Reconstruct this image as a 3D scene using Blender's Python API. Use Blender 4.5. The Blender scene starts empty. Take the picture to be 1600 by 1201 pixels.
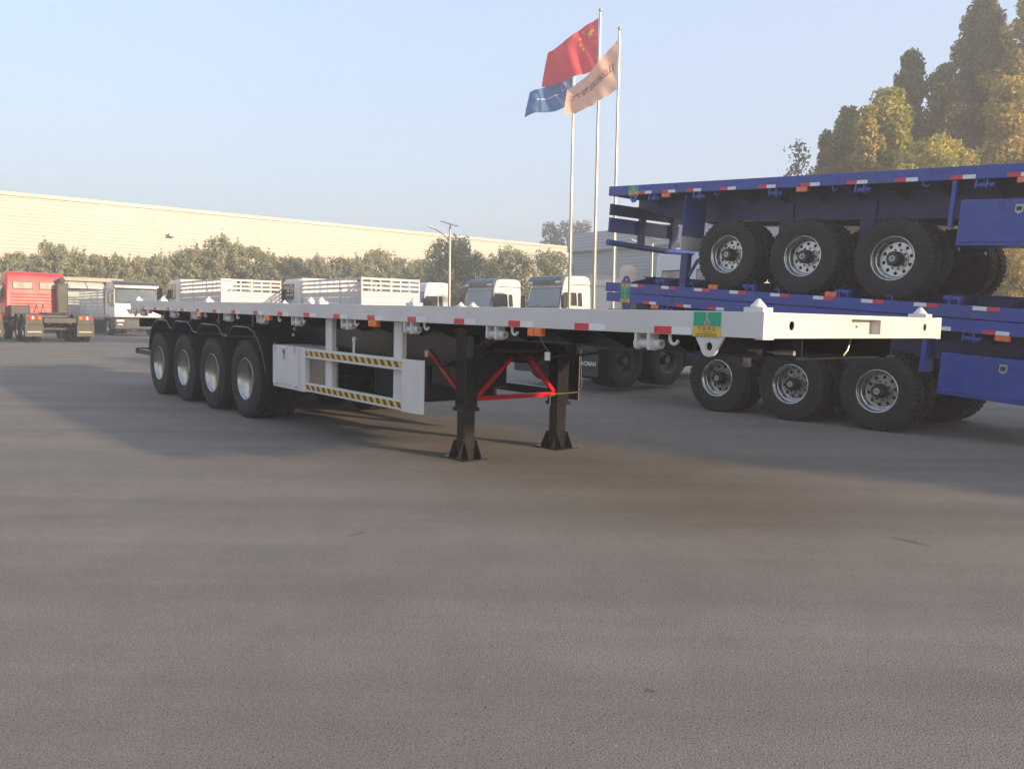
import bpy, bmesh, math, random
import numpy as np
from mathutils import Matrix, Vector
random.seed(7); RNG = np.random.default_rng(11)
S = bpy.context.scene
COL = S.collection
R = math.radians

# ------------------------------------------------------------------ camera
CAM_H = 1.4101
cam = bpy.data.cameras.new('camera'); camo = bpy.data.objects.new('camera', cam); COL.objects.link(camo)
cam.sensor_width = 36.0; cam.lens = 36.0 * 1274.6 / 1600.0; cam.clip_end = 3000; cam.clip_start = 0.05
_p, _r = 0.07647, 0.01575
_fw = Vector((0, math.cos(_p), -math.sin(_p))); _u0 = Vector((0, math.sin(_p), math.cos(_p))); _r0 = Vector((1, 0, 0))
_rt = math.cos(_r)*_r0 + math.sin(_r)*_u0; _up = -math.sin(_r)*_r0 + math.cos(_r)*_u0
camo.matrix_world = Matrix(((_rt.x, _up.x, -_fw.x, 0), (_rt.y, _up.y, -_fw.y, 0), (_rt.z, _up.z, -_fw.z, CAM_H), (0, 0, 0, 1)))
S.camera = camo

# ------------------------------------------------------------------ sky, sun, exposure
SUN_EL, SUN_ROT = 13.0, 122.5
world = bpy.data.worlds.new('World'); S.world = world; world.use_nodes = True
wn = world.node_tree.nodes; wl = world.node_tree.links
bg = wn['Background']
sky = wn.new('ShaderNodeTexSky'); sky.sky_type = 'NISHITA'; sky.sun_disc = False
sky.sun_elevation = R(SUN_EL); sky.sun_rotation = R(SUN_ROT); sky.dust_density = 3.0; sky.air_density = 1.4; sky.ozone_density = 2.0
wmix = wn.new('ShaderNodeMix'); wmix.data_type = 'RGBA'; wmix.inputs[0].default_value = 0.60
wmix.inputs[7].default_value = (2.45, 2.95, 4.05, 1)          # even milky haze over the whole dome
wl.new(sky.outputs[0], wmix.inputs[6]); wl.new(wmix.outputs[2], bg.inputs[0]); bg.inputs[1].default_value = 0.1
sun = bpy.data.lights.new('sun', 'SUN'); sun.energy = 3.1; sun.angle = R(1.8); sun.color = (1.0, 0.76, 0.50)
suno = bpy.data.objects.new('sun', sun); COL.objects.link(suno)
_to = Vector((math.sin(R(SUN_ROT))*math.cos(R(SUN_EL)), math.cos(R(SUN_ROT))*math.cos(R(SUN_EL)), math.sin(R(SUN_EL))))
suno.rotation_euler = _to.to_track_quat('Z', 'Y').to_euler(); suno.location = (30, -20, 30)
S.view_settings.view_transform = 'Standard'; S.view_settings.look = 'None'; S.view_settings.gamma = 1
S.view_settings.exposure = 1.6
S.render.film_transparent = False
try:
    S.cycles.use_denoising = True; S.cycles.max_bounces = 4; S.cycles.diffuse_bounces = 3; S.cycles.glossy_bounces = 2; S.cycles.transparent_max_bounces = 4; S.cycles.volume_bounces = 0; S.cycles.adaptive_threshold = 0.02
except Exception: pass

# ------------------------------------------------------------------ materials
MATS = {}
def mat(name, col, rough=0.5, metal=0.0, vary=0.12, scale=6.0, bump=0.0, bscale=60.0, spec=0.5, coat=0.0, dirt=None, dirt_amt=0.0, alpha=None, trans=0.0):
    if name in MATS: return MATS[name]
    m = bpy.data.materials.new(name); m.use_nodes = True; MATS[name] = m
    nt = m.node_tree; N = nt.nodes; Lk = nt.links; b = N['Principled BSDF']
    b.inputs['Roughness'].default_value = rough; b.inputs['Metallic'].default_value = metal
    b.inputs['Specular IOR Level'].default_value = spec
    if coat: b.inputs['Coat Weight'].default_value = coat; b.inputs['Coat Roughness'].default_value = 0.15
    tc = N.new('ShaderNodeTexCoord')
    n = N.new('ShaderNodeTexNoise'); n.inputs['Scale'].default_value = scale; n.inputs['Detail'].default_value = 5; n.inputs['Roughness'].default_value = 0.6
    Lk.new(tc.outputs['Object'], n.inputs['Vector'])
    mr = N.new('ShaderNodeMapRange'); mr.inputs[1].default_value = 0.3; mr.inputs[2].default_value = 0.7; mr.inputs[3].default_value = 1-vary; mr.inputs[4].default_value = 1+vary
    Lk.new(n.outputs['Fac'], mr.inputs[0])
    mul = N.new('ShaderNodeVectorMath'); mul.operation = 'SCALE'; mul.inputs[0].default_value = col[:3]; Lk.new(mr.outputs[0], mul.inputs['Scale'])
    out = mul.outputs[0]
    if dirt is not None:
        n2 = N.new('ShaderNodeTexNoise'); n2.inputs['Scale'].default_value = scale*0.35; n2.inputs['Detail'].default_value = 8; n2.inputs['Roughness'].default_value = 0.7
        Lk.new(tc.outputs['Object'], n2.inputs['Vector'])
        r2 = N.new('ShaderNodeMapRange'); r2.inputs[1].default_value = 0.5; r2.inputs[2].default_value = 0.75; r2.inputs[3].default_value = 0; r2.inputs[4].default_value = dirt_amt
        Lk.new(n2.outputs['Fac'], r2.inputs[0])
        mx = N.new('ShaderNodeMix'); mx.data_type = 'RGBA'; Lk.new(r2.outputs[0], mx.inputs[0]); Lk.new(out, mx.inputs[6]); mx.inputs[7].default_value = (*dirt, 1)
        out = mx.outputs[2]
    Lk.new(out, b.inputs['Base Color'])
    r3 = N.new('ShaderNodeMapRange'); r3.inputs[1].default_value = 0.3; r3.inputs[2].default_value = 0.7; r3.inputs[3].default_value = max(0.02, rough*0.85); r3.inputs[4].default_value = min(1, rough*1.15)
    Lk.new(n.outputs['Fac'], r3.inputs[0]); Lk.new(r3.outputs[0], b.inputs['Roughness'])
    if bump:
        nb = N.new('ShaderNodeTexNoise'); nb.inputs['Scale'].default_value = bscale; nb.inputs['Detail'].default_value = 3
        Lk.new(tc.outputs['Object'], nb.inputs['Vector'])
        bp = N.new('ShaderNodeBump'); bp.inputs['Strength'].default_value = bump; bp.inputs['Distance'].default_value = 0.01
        Lk.new(nb.outputs['Fac'], bp.inputs['Height']); Lk.new(bp.outputs[0], b.inputs['Normal'])
    if trans: b.inputs['Transmission Weight'].default_value = trans
    return m
WHITE = mat('white_paint', (0.60, 0.585, 0.565), 0.40, vary=0.06, scale=2.5, bump=0.10, bscale=7, dirt=(0.42, 0.37, 0.31), dirt_amt=0.28)
OFFW = mat('cab_white_paint', (0.64, 0.635, 0.62), 0.3, vary=0.04, scale=1.5, coat=0.3, dirt=(0.45, 0.40, 0.34), dirt_amt=0.2)
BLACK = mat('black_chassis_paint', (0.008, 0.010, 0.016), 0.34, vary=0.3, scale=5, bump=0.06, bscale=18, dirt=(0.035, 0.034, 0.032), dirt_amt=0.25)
LEGB = mat('black_leg_paint', (0.012, 0.011, 0.012), 0.25, vary=0.3, scale=9, bump=0.08, bscale=16)
BLUE = mat('blue_trailer_paint', (0.028, 0.060, 0.29), 0.30, vary=0.16, scale=2.5, bump=0.12, bscale=6, dirt=(0.10, 0.10, 0.15), dirt_amt=0.45)
BLUED = mat('blue_frame_paint', (0.022, 0.036, 0.14), 0.45, vary=0.2, scale=3, bump=0.05, bscale=18, dirt=(0.05, 0.05, 0.08), dirt_amt=0.5)
RED = mat('red_cab_paint', (0.50, 0.02, 0.024), 0.4, vary=0.08, scale=2, coat=0.2, dirt=(0.35, 0.2, 0.16), dirt_amt=0.3)
REDP = mat('red_brace_paint', (0.55, 0.008, 0.012), 0.22, vary=0.08, scale=6, coat=0.3)
TYRE = mat('tyre_rubber', (0.022, 0.022, 0.023), 0.75, vary=0.2, scale=9, bump=0.15, bscale=70, spec=0.3, dirt=(0.07, 0.065, 0.06), dirt_amt=0.35)
RIM = mat('rim_steel', (0.52, 0.51, 0.49), 0.27, metal=0.95, vary=0.1, scale=9)
HUBB = mat('hub_black', (0.012, 0.012, 0.013), 0.35, vary=0.1)
STEEL = mat('worn_steel', (0.42, 0.41, 0.40), 0.4, metal=0.6, vary=0.15, scale=14)
GALV = mat('pole_steel', (0.36, 0.33, 0.30), 0.35, metal=0.7, vary=0.05, scale=4)
TRED = mat('reflector_red', (0.62, 0.035, 0.045), 0.35, vary=0.12, scale=40)
TWHT = mat('reflector_white', (0.72, 0.72, 0.72), 0.35, vary=0.06, scale=40)
AMBER = mat('amber_lens', (0.75, 0.16, 0.025), 0.2, vary=0.15, scale=60, coat=0.5)
LENSR = mat('tail_lamp_red', (0.5, 0.01, 0.012), 0.15, vary=0.2, scale=40, coat=0.6)
LENSW = mat('lamp_clear', (0.7, 0.68, 0.64), 0.12, vary=0.1, scale=30, coat=0.6)
SGREEN = mat('sticker_green', (0.01, 0.34, 0.18), 0.4, vary=0.05)
SYEL = mat('sticker_yellow', (0.66, 0.44, 0.05), 0.45, vary=0.06)
SRED = mat('sticker_red', (0.55, 0.03, 0.06), 0.4, vary=0.05)
SDARK = mat('sticker_ink', (0.07, 0.045, 0.015), 0.5, vary=0.1)
GLASS = mat('cab_glass', (0.09, 0.125, 0.135), 0.06, vary=0.25, scale=1.4, coat=1.0, spec=0.9)
GLASSD = mat('cab_glass_dark', (0.03, 0.033, 0.036), 0.08, vary=0.4, scale=1.6, coat=0.8, spec=0.8)
CURT = mat('rear_window_curtain', (0.33, 0.30, 0.26), 0.25, vary=0.3, scale=3, coat=0.8)
VISOR = mat('sun_visor_plastic', (0.055, 0.065, 0.085), 0.3, vary=0.15, scale=2)
PLAST = mat('dark_plastic', (0.03, 0.032, 0.034), 0.5, vary=0.2, scale=4, dirt=(0.10, 0.09, 0.075), dirt_amt=0.5)
FLAPW = mat('pale_mud_flap', (0.62, 0.60, 0.56), 0.6, vary=0.06)
FLAPD = mat('dark_mud_flap', (0.06, 0.055, 0.042), 0.6, vary=0.15, dirt=(0.14, 0.12, 0.085), dirt_amt=0.6)
GREYP = mat('grey_stake_paint', (0.50, 0.50, 0.51), 0.45, vary=0.06, scale=2, dirt=(0.4, 0.36, 0.3), dirt_amt=0.2)
HANG = mat('cream_wall_sheet', (0.50, 0.465, 0.41), 0.5, vary=0.04, scale=0.15, dirt=(0.38, 0.34, 0.28), dirt_amt=0.45)
HALL = mat('grey_wall_sheet', (0.40, 0.44, 0.48), 0.4, vary=0.05, scale=0.15, dirt=(0.33, 0.36, 0.4), dirt_amt=0.3)
CONC = mat('concrete', (0.42, 0.37, 0.31), 0.8, vary=0.12, scale=0.6)
SHEDW = mat('shed_sheet', (0.42, 0.45, 0.47), 0.5, vary=0.08, scale=0.5)
BARK = mat('bark', (0.10, 0.075, 0.055), 0.9, vary=0.3, scale=4, bump=0.4, bscale=20)
FRED = mat('flag_red', (0.78, 0.11, 0.13), 0.7, vary=0.05)
FYEL = mat('flag_yellow', (0.8, 0.62, 0.05), 0.7, vary=0.03)
FORG = mat('flag_peach', (0.86, 0.56, 0.42), 0.7, vary=0.05)
FBLU = mat('flag_blue', (0.13, 0.25, 0.48), 0.7, vary=0.06)
FINK = mat('flag_ink', (0.30, 0.09, 0.08), 0.7, vary=0.05)
FWHT = mat('flag_white', (0.75, 0.72, 0.7), 0.7, vary=0.03)
TANKM = mat('tank_plastic', (0.55, 0.44, 0.33), 0.5, vary=0.06)
CREAM = mat('cream_panel', (0.62, 0.53, 0.42), 0.55, vary=0.06, scale=0.8)
PANEL = mat('solar_cell', (0.10, 0.11, 0.15), 0.15, vary=0.1, coat=0.6)
def cloth_translucent(m, w=0.55):
    nt = m.node_tree; b = nt.nodes['Principled BSDF']; o = nt.nodes['Material Output']
    t = nt.nodes.new('ShaderNodeBsdfTranslucent'); mx = nt.nodes.new('ShaderNodeMixShader'); mx.inputs[0].default_value = w
    nt.links.new(b.inputs['Base Color'].links[0].from_socket, t.inputs[0]); nt.links.new(b.outputs[0], mx.inputs[1]); nt.links.new(t.outputs[0], mx.inputs[2]); nt.links.new(mx.outputs[0], o.inputs[0])
for _m in (FRED, FORG, FBLU): cloth_translucent(_m)

def hazard_mat():
    m = bpy.data.materials.new('hazard_tape'); m.use_nodes = True; N = m.node_tree.nodes; Lk = m.node_tree.links; b = N['Principled BSDF']
    tc = N.new('ShaderNodeTexCoord'); sp = N.new('ShaderNodeSeparateXYZ'); Lk.new(tc.outputs['Object'], sp.inputs[0])
    a = N.new('ShaderNodeMath'); a.operation = 'MULTIPLY_ADD'; a.inputs[1].default_value = 0.8; Lk.new(sp.outputs['Z'], a.inputs[0]); Lk.new(sp.outputs['X'], a.inputs[2])
    k = N.new('ShaderNodeMath'); k.operation = 'MULTIPLY'; k.inputs[1].default_value = 1/0.138; Lk.new(a.outputs[0], k.inputs[0])
    fr = N.new('ShaderNodeMath'); fr.operation = 'FRACT'; Lk.new(k.outputs[0], fr.inputs[0])
    g = N.new('ShaderNodeMath'); g.operation = 'GREATER_THAN'; g.inputs[1].default_value = 0.5; Lk.new(fr.outputs[0], g.inputs[0])
    mx = N.new('ShaderNodeMix'); mx.data_type = 'RGBA'; mx.inputs[6].default_value = (0.06, 0.035, 0.025, 1); mx.inputs[7].default_value = (0.66, 0.42, 0.05, 1)
    Lk.new(g.outputs[0], mx.inputs[0]); Lk.new(mx.outputs[2], b.inputs['Base Color']); b.inputs['Roughness'].default_value = 0.4
    return m
HAZARD = hazard_mat()

def asphalt_mat():
    m = bpy.data.materials.new('asphalt'); m.use_nodes = True; N = m.node_tree.nodes; Lk = m.node_tree.links; b = N['Principled BSDF']
    tc = N.new('ShaderNodeTexCoord')
    def noise(scale, det=4, rough=0.6, vec=None):
        n = N.new('ShaderNodeTexNoise'); n.inputs['Scale'].default_value = scale; n.inputs['Detail'].default_value = det; n.inputs['Roughness'].default_value = rough
        Lk.new(vec or tc.outputs['Object'], n.inputs['Vector']); return n
    def rng(src, a, c, lo, hi):
        r = N.new('ShaderNodeMapRange'); r.inputs[1].default_value = a; r.inputs[2].default_value = c; r.inputs[3].default_value = lo; r.inputs[4].default_value = hi
        Lk.new(src, r.inputs[0]); return r.outputs[0]
    def mulm(a, c):
        x = N.new('ShaderNodeMath'); x.operation = 'MULTIPLY'; Lk.new(a, x.inputs[0]); Lk.new(c, x.inputs[1]); return x.outputs[0]
    mp = N.new('ShaderNodeMapping'); mp.inputs['Rotation'].default_value = (0, 0, R(57)); mp.inputs['Scale'].default_value = (0.07, 1.5, 1)
    Lk.new(tc.outputs['Object'], mp.inputs[0])
    big = rng(noise(0.22, 5).outputs['Fac'], 0.3, 0.7, 0.90, 1.09)
    mid = rng(noise(1.7, 6, 0.7).outputs['Fac'], 0.3, 0.7, 0.92, 1.08)
    strk = rng(noise(1.0, 5, 0.6, mp.outputs[0]).outputs['Fac'], 0.35, 0.68, 0.87, 1.12)
    fine = rng(noise(110, 3, 0.75).outputs['Fac'], 0.3, 0.7, 0.70, 1.30)
    vo = N.new('ShaderNodeTexVoronoi'); vo.inputs['Scale'].default_value = 170; Lk.new(tc.outputs['Object'], vo.inputs['Vector'])
    chip = rng(vo.outputs['Distance'], 0.0, 0.6, 0.72, 1.12)
    # sparse pale specks and dark oil marks
    vs = N.new('ShaderNodeTexVoronoi'); vs.inputs['Scale'].default_value = 9; Lk.new(tc.outputs['Object'], vs.inputs['Vector'])
    sp1 = rng(vs.outputs['Distance'], 0.03, 0.05, 1, 0)
    oil = rng(noise(0.55, 6, 0.75).outputs['Fac'], 0.66, 0.76, 1.0, 0.88)
    pit = rng(noise(95, 2, 0.5).outputs['Fac'], 0.34, 0.40, 0.55, 1.0)
    pit2 = rng(noise(42, 2, 0.5).outputs['Fac'], 0.27, 0.31, 0.6, 1.0)
    stain = None
    for cx, cy, rot_, la, lb in ((-1.015, 5.285, 45, 0.10, 0.020), (2.66, 5.32, -50, 0.16, 0.045), (0.55, 3.05, -40, 0.03, 0.02), (3.3, 3.9, -45, 0.05, 0.02), (-3.2, 5.6, 20, 0.5, 0.16)):
        q = N.new('ShaderNodeMapping'); q.vector_type = 'TEXTURE'; q.inputs['Location'].default_value = (cx, cy, 0); q.inputs['Rotation'].default_value = (0, 0, R(rot_)); q.inputs['Scale'].default_value = (la, lb, 1)
        Lk.new(tc.outputs['Object'], q.inputs[0]); ln = N.new('ShaderNodeVectorMath'); ln.operation = 'LENGTH'; Lk.new(q.outputs[0], ln.inputs[0])
        nz = N.new('ShaderNodeMath'); nz.operation = 'MULTIPLY_ADD'; nz.inputs[1].default_value = 1.2; Lk.new(noise(30, 3).outputs['Fac'], nz.inputs[0]); Lk.new(ln.outputs['Value'], nz.inputs[2])
        v = rng(nz.outputs[0], 1.1, 1.7, 0.62 if la < 0.3 else 0.9, 1.0); stain = v if stain is None else mulm(stain, v)
    f = mulm(mulm(mulm(mulm(big, mid), mulm(strk, fine)), mulm(chip, oil)), mulm(mulm(pit, pit2), stain))
    sc = N.new('ShaderNodeVectorMath'); sc.operation = 'SCALE'; sc.inputs[0].default_value = (0.190, 0.170, 0.148); Lk.new(f, sc.inputs['Scale'])
    mx = N.new('ShaderNodeMix'); mx.data_type = 'RGBA'; mx.inputs[7].default_value = (0.42, 0.38, 0.33, 1)
    spn = mulm(sp1, rng(noise(5, 2).outputs['Fac'], 0.55, 0.62, 0, 0.8))
    Lk.new(spn, mx.inputs[0]); Lk.new(sc.outputs[0], mx.inputs[6]); Lk.new(mx.outputs[2], b.inputs['Base Color'])
    b.inputs['Specular IOR Level'].default_value = 0.25
    b.inputs['Roughness'].default_value = 0.85
    hb = N.new('ShaderNodeMath'); hb.operation = 'ADD'; Lk.new(vo.outputs['Distance'], hb.inputs[0]); Lk.new(noise(150, 2).outputs['Fac'], hb.inputs[1])
    bp = N.new('ShaderNodeBump'); bp.inputs['Strength'].default_value = 0.5; bp.inputs['Distance'].default_value = 0.004
    Lk.new(hb.outputs[0], bp.inputs['Height']); Lk.new(bp.outputs[0], b.inputs['Normal'])
    return m
ASPH = asphalt_mat()

def leaf_mat(name, cols, trans=0.35):
    m = bpy.data.materials.new(name); m.use_nodes = True; N = m.node_tree.nodes; Lk = m.node_tree.links; b = N['Principled BSDF']; o = N['Material Output']
    at = N.new('ShaderNodeAttribute'); at.attribute_name = 'tint'
    cr = N.new('ShaderNodeValToRGB'); el = cr.color_ramp.elements
    while len(el) < len(cols): el.new(0.5)
    for i, c in enumerate(cols): el[i].position = i/(len(cols)-1); el[i].color = (*c, 1)
    Lk.new(at.outputs['Fac'], cr.inputs[0]); Lk.new(cr.outputs[0], b.inputs['Base Color']); b.inputs['Roughness'].default_value = 0.6; b.inputs['Specular IOR Level'].default_value = 0.25
    t = N.new('ShaderNodeBsdfTranslucent'); Lk.new(cr.outputs[0], t.inputs[0]); mx = N.new('ShaderNodeMixShader'); mx.inputs[0].default_value = trans
    Lk.new(b.outputs[0], mx.inputs[1]); Lk.new(t.outputs[0], mx.inputs[2]); Lk.new(mx.outputs[0], o.inputs[0])
    return m
LF_HEDGE = leaf_mat('hedge_leaves', [(0.18, 0.21, 0.115), (0.29, 0.31, 0.17), (0.39, 0.38, 0.22), (0.46, 0.41, 0.26)])
LF_GREEN = leaf_mat('yellow_green_leaves', [(0.07, 0.12, 0.03), (0.20, 0.25, 0.05), (0.42, 0.40, 0.06), (0.50, 0.40, 0.09)])
LF_GOLD = leaf_mat('golden_leaves', [(0.12, 0.12, 0.035), (0.30, 0.25, 0.06), (0.48, 0.36, 0.08), (0.40, 0.26, 0.08)])
LF_DARK = leaf_mat('dark_olive_leaves', [(0.055, 0.075, 0.04), (0.11, 0.13, 0.06), (0.20, 0.19, 0.075), (0.28, 0.22, 0.085)])
LF_GREY = leaf_mat('grey_far_leaves', [(0.09, 0.10, 0.09), (0.13, 0.135, 0.115), (0.18, 0.175, 0.14)])

# ------------------------------------------------------------------ mesh helpers
class M:
    def __init__(s): s.v = []; s.f = []
    def add(s, vs, fs):
        o = len(s.v); s.v += [tuple(p) for p in vs]; s.f += [[i+o for i in f] for f in fs]; return s
    def box(s, x0, x1, y0, y1, z0, z1):
        return s.add([(x0,y0,z0),(x1,y0,z0),(x1,y1,z0),(x0,y1,z0),(x0,y0,z1),(x1,y0,z1),(x1,y1,z1),(x0,y1,z1)],
                     [(0,3,2,1),(4,5,6,7),(0,1,5,4),(1,2,6,5),(2,3,7,6),(3,0,4,7)])
    def prism(s, poly, t0, t1, plane='xz'):
        n = len(poly)
        def P(a, c, t): return (a, t, c) if plane == 'xz' else ((t, a, c) if plane == 'yz' else (a, c, t))
        return s.add([P(a, c, t0) for a, c in poly]+[P(a, c, t1) for a, c in poly],
                     [list(range(n))[::-1], list(range(n, 2*n))]+[(i, (i+1) % n, n+(i+1) % n, n+i) for i in range(n)])
    def strip(s, line, t0, t1, th, plane='xz'):           # thin sheet following a polyline
        L = len(line); up = []
        for i in range(L):
            a = line[max(0, i-1)]; c = line[min(L-1, i+1)]; d = (c[0]-a[0], c[1]-a[1]); q = math.hypot(*d) or 1
            up.append((line[i][0]-d[1]/q*th, line[i][1]+d[0]/q*th))
        for i in range(L-1):
            s.prism([line[i], line[i+1], up[i+1], up[i]], t0, t1, plane)
        return s
    def tube(s, pts, r, n=8, caps=True):
        pts = [Vector(p) for p in pts]; L = len(pts); rs = r if isinstance(r, (list, tuple)) else [r]*L
        t0 = (pts[1]-pts[0]).normalized(); a = Vector((0, 0, 1)) if abs(t0.z) < 0.9 else Vector((1, 0, 0))
        u = t0.cross(a).normalized(); vs = []
        for i in range(L):
            t = (pts[min(L-1, i+1)]-pts[max(0, i-1)]).normalized()
            u = (u-t*u.dot(t)).normalized(); w = t.cross(u)
            for k in range(n):
                an = 2*math.pi*k/n; vs.append(pts[i]+(u*math.cos(an)+w*math.sin(an))*rs[i])
        fs = [(i*n+k, i*n+(k+1) % n, (i+1)*n+(k+1) % n, (i+1)*n+k) for i in range(L-1) for k in range(n)]
        if caps: fs += [list(range(n))[::-1], list(range((L-1)*n, L*n))]
        return s.add(vs, fs)
    def lathe(s, prof, c=(0,0,0), n=32, axis='y', closed=False):
        vs = []
        for r_, h in prof:
            for k in range(n):
                an = 2*math.pi*k/n; x, z = r_*math.cos(an), r_*math.sin(an)
                vs.append((c[0]+x, c[1]+h, c[2]+z) if axis == 'y' else ((c[0]+x, c[1]+z, c[2]+h) if axis == 'z' else (c[0]+h, c[1]+x, c[2]+z)))
        Lp = len(prof); rg = range(Lp) if closed else range(Lp-1)
        fs = [(i*n+k, i*n+(k+1) % n, ((i+1) % Lp)*n+(k+1) % n, ((i+1) % Lp)*n+k) for i in rg for k in range(n)]
        if not closed:
            if prof[0][0] > 1e-6: fs.append(list(range(n))[::-1])
            if prof[-1][0] > 1e-6: fs.append(list(range((Lp-1)*n, Lp*n)))
        return s.add(vs, fs)
    def beam(s, p, q, w, h):                             # rectangular bar between two points
        p, q = Vector(p), Vector(q); t = (q-p).normalized(); a = Vector((0, 0, 1)) if abs(t.z) < 0.95 else Vector((0, 1, 0))
        u = t.cross(a).normalized()*w/2; v = u.cross(t).normalized()*h/2
        vs = [p-u-v, p+u-v, p+u+v, p-u+v, q-u-v, q+u-v, q+u+v, q-u+v]
        return s.add(vs, [(3,2,1,0),(4,5,6,7),(0,1,5,4),(1,2,6,5),(2,3,7,6),(3,0,4,7)])
    def hole_plate(s, u0, u1, w0, w1, cu, cw, ru, rw, t0, t1, fn, n=20):
        # plate with one round hole through it; fn maps (u, w, t) to a point
        rect = []
        for k in range(n):
            an = 2*math.pi*(k+0.5)/n; dx, dy = math.cos(an), math.sin(an)
            tx = ((u1 if dx > 0 else u0)-cu)/dx if abs(dx) > 1e-9 else 1e9
            ty = ((w1 if dy > 0 else w0)-cw)/dy if abs(dy) > 1e-9 else 1e9
            t = min(tx, ty); rect.append((cu+dx*t, cw+dy*t))
        for cr in ((u0, w0), (u1, w0), (u1, w1), (u0, w1)):    # snap nearest to the corners
            i = min(range(n), key=lambda j: (rect[j][0]-cr[0])**2+(rect[j][1]-cr[1])**2); rect[i] = cr
        circ = [(cu+ru*math.cos(2*math.pi*(k+0.5)/n), cw+rw*math.sin(2*math.pi*(k+0.5)/n)) for k in range(n)]
        vs = [fn(a, c, t0) for a, c in rect]+[fn(a, c, t0) for a, c in circ]+[fn(a, c, t1) for a, c in circ]+[fn(a, c, t1) for a, c in rect]
        fs = []
        for k in range(n):
            j = (k+1) % n
            fs += [(k, j, n+j, n+k), (n+k, n+j, 2*n+j, 2*n+k), (2*n+k, 2*n+j, 3*n+j, 3*n+k), (3*n+k, 3*n+j, j, k)]
        return s.add(vs, fs)
    def mesh(s, name, m, smooth=False):
        me = bpy.data.meshes.new(name); me.from_pydata(s.v, [], s.f); me.validate()
        bm = bmesh.new(); bm.from_mesh(me); bmesh.ops.recalc_face_normals(bm, faces=bm.faces); bm.to_mesh(me); bm.free()
        if m: me.materials.append(m)
        if smooth: me.shade_smooth(); 
        return me
    def build(s, name, m, parent=None, smooth=False, bevel=0.0, label=None):
        o = link(name, s.mesh(name, m, smooth), parent)
        if bevel:
            b = o.modifiers.new('bevel', 'BEVEL'); b.width = bevel; b.segments = 2; b.limit_method = 'ANGLE'; b.angle_limit = R(40)
        if smooth:
            try: o.data.set_sharp_from_angle(angle=R(42))
            except Exception: pass
        if label: o['label'] = label
        return o
def link(name, data, parent=None, mtx=None):
    o = bpy.data.objects.new(name, data); COL.objects.link(o)
    if parent is not None: o.parent = parent
    if mtx is not None: o.matrix_basis = mtx
    return o
def thing(name, label, cat, mtx=None, group=None):
    o = link(name, None, None, mtx); o.empty_display_size = 0.3
    return tag(o, label, cat, group)
def tag(o, label=None, cat=None, group=None, kind=None):
    if label: o['label'] = label
    if cat: o['category'] = cat
    if group: o['group'] = group
    if kind: o['kind'] = kind
    return o
def copy_tree(o, parent=None):
    c = o.copy(); COL.objects.link(c); c.parent = parent
    for ch in o.children: copy_tree(ch, c)
    return c
def text_mesh(txt, size, name='lettering', m=None, align='CENTER', bold=0.0, extrude=0.0):
    cu = bpy.data.curves.new(name, 'FONT'); cu.body = txt; cu.size = size; cu.align_x = align; cu.align_y = 'CENTER'; cu.offset = bold; cu.extrude = extrude; cu.resolution_u = 3
    o = bpy.data.objects.new(name, cu); COL.objects.link(o)
    bpy.context.view_layer.update()
    dg = bpy.context.evaluated_depsgraph_get(); me = bpy.data.meshes.new_from_object(o.evaluated_get(dg))
    bpy.data.objects.remove(o); bpy.data.curves.remove(cu)
    me.materials.clear()
    if m: me.materials.append(m)
    me.name = name
    return me

# yard frame: a runs back-left along the white trailer, b runs back-right across it
YAW = 0.69335; SA, CA = math.sin(YAW), math.cos(YAW); OX, OY = 1.5142, 5.01185
def W2(a, b): return (OX - SA*a + CA*b, OY + CA*a + SA*b)
def ground_z(y):
    if y < 8: return 0.0
    if y < 17: return 0.001*(y-8)**2
    if y < 26: return 0.081+0.018*(y-17)
    if y < 32: t = y-26; return 0.243+0.018*t-0.0015*t*t
    return 0.297
def frame(a, b, z, slope=0.0, flip=False):
    """origin at yard point (a,b,z); local x = towards -a (front of the white trailer), y = b, z up; slope lifts +a"""
    x, y = W2(a, b); c = 1/math.sqrt(1+slope*slope)
    ax = Vector((-SA*c, CA*c, slope*c)); xb = Vector((CA, SA, 0)); fx = -ax; uz = fx.cross(xb)
    if flip: fx = ax; uz = -uz
    return Matrix(((fx.x, xb.x, uz.x, x), (fx.y, xb.y, uz.y, y), (fx.z, xb.z, uz.z, z), (0, 0, 0, 1)))
def deck_frame(a, b, zdeck, slope, flip=False):
    m = frame(a, b, zdeck, slope, flip); uz = Vector((m[0][2], m[1][2], m[2][2]))
    return Matrix.Translation(-uz*1.494) @ m
def pix(px, py, Y):
    d = _fw + _rt*((px-800)/1274.6) - _up*((py-600.5)/1274.6); k = Y/d.y
    return d.x*k, CAM_H+d.z*k
def yard(a, b, heading):
    """origin on the ground at (a,b); heading '+a','-a','+b','-b' is local +x"""
    x, y = W2(a, b); d = {'+a': (-SA, CA), '-a': (SA, -CA), '+b': (CA, SA), '-b': (-CA, -SA)}[heading]
    return Matrix(((d[0], -d[1], 0, x), (d[1], d[0], 0, y), (0, 0, 1, ground_z(y)), (0, 0, 0, 1)))

# ------------------------------------------------------------------ ground
def build_ground():
    ys = [-46, -25, -10] + [i*0.75 for i in range(0, 60)] + [48, 60, 90, 133]
    xs = [-110, -85, -60, -30, -15, -7, 0, 7, 15, 30, 45, 70]
    g = M(); n = len(xs)
    vs = [(x, y, ground_z(y)) for y in ys for x in xs]
    fs = [(i*n+k, i*n+k+1, (i+1)*n+k+1, (i+1)*n+k) for i in range(len(ys)-1) for k in range(n-1)]
    g.add(vs, fs); o = g.build('asphalt_ground', ASPH, None, smooth=True); tag(o, 'worn grey brown asphalt yard', None, None, 'structure')
build_ground()

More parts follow.
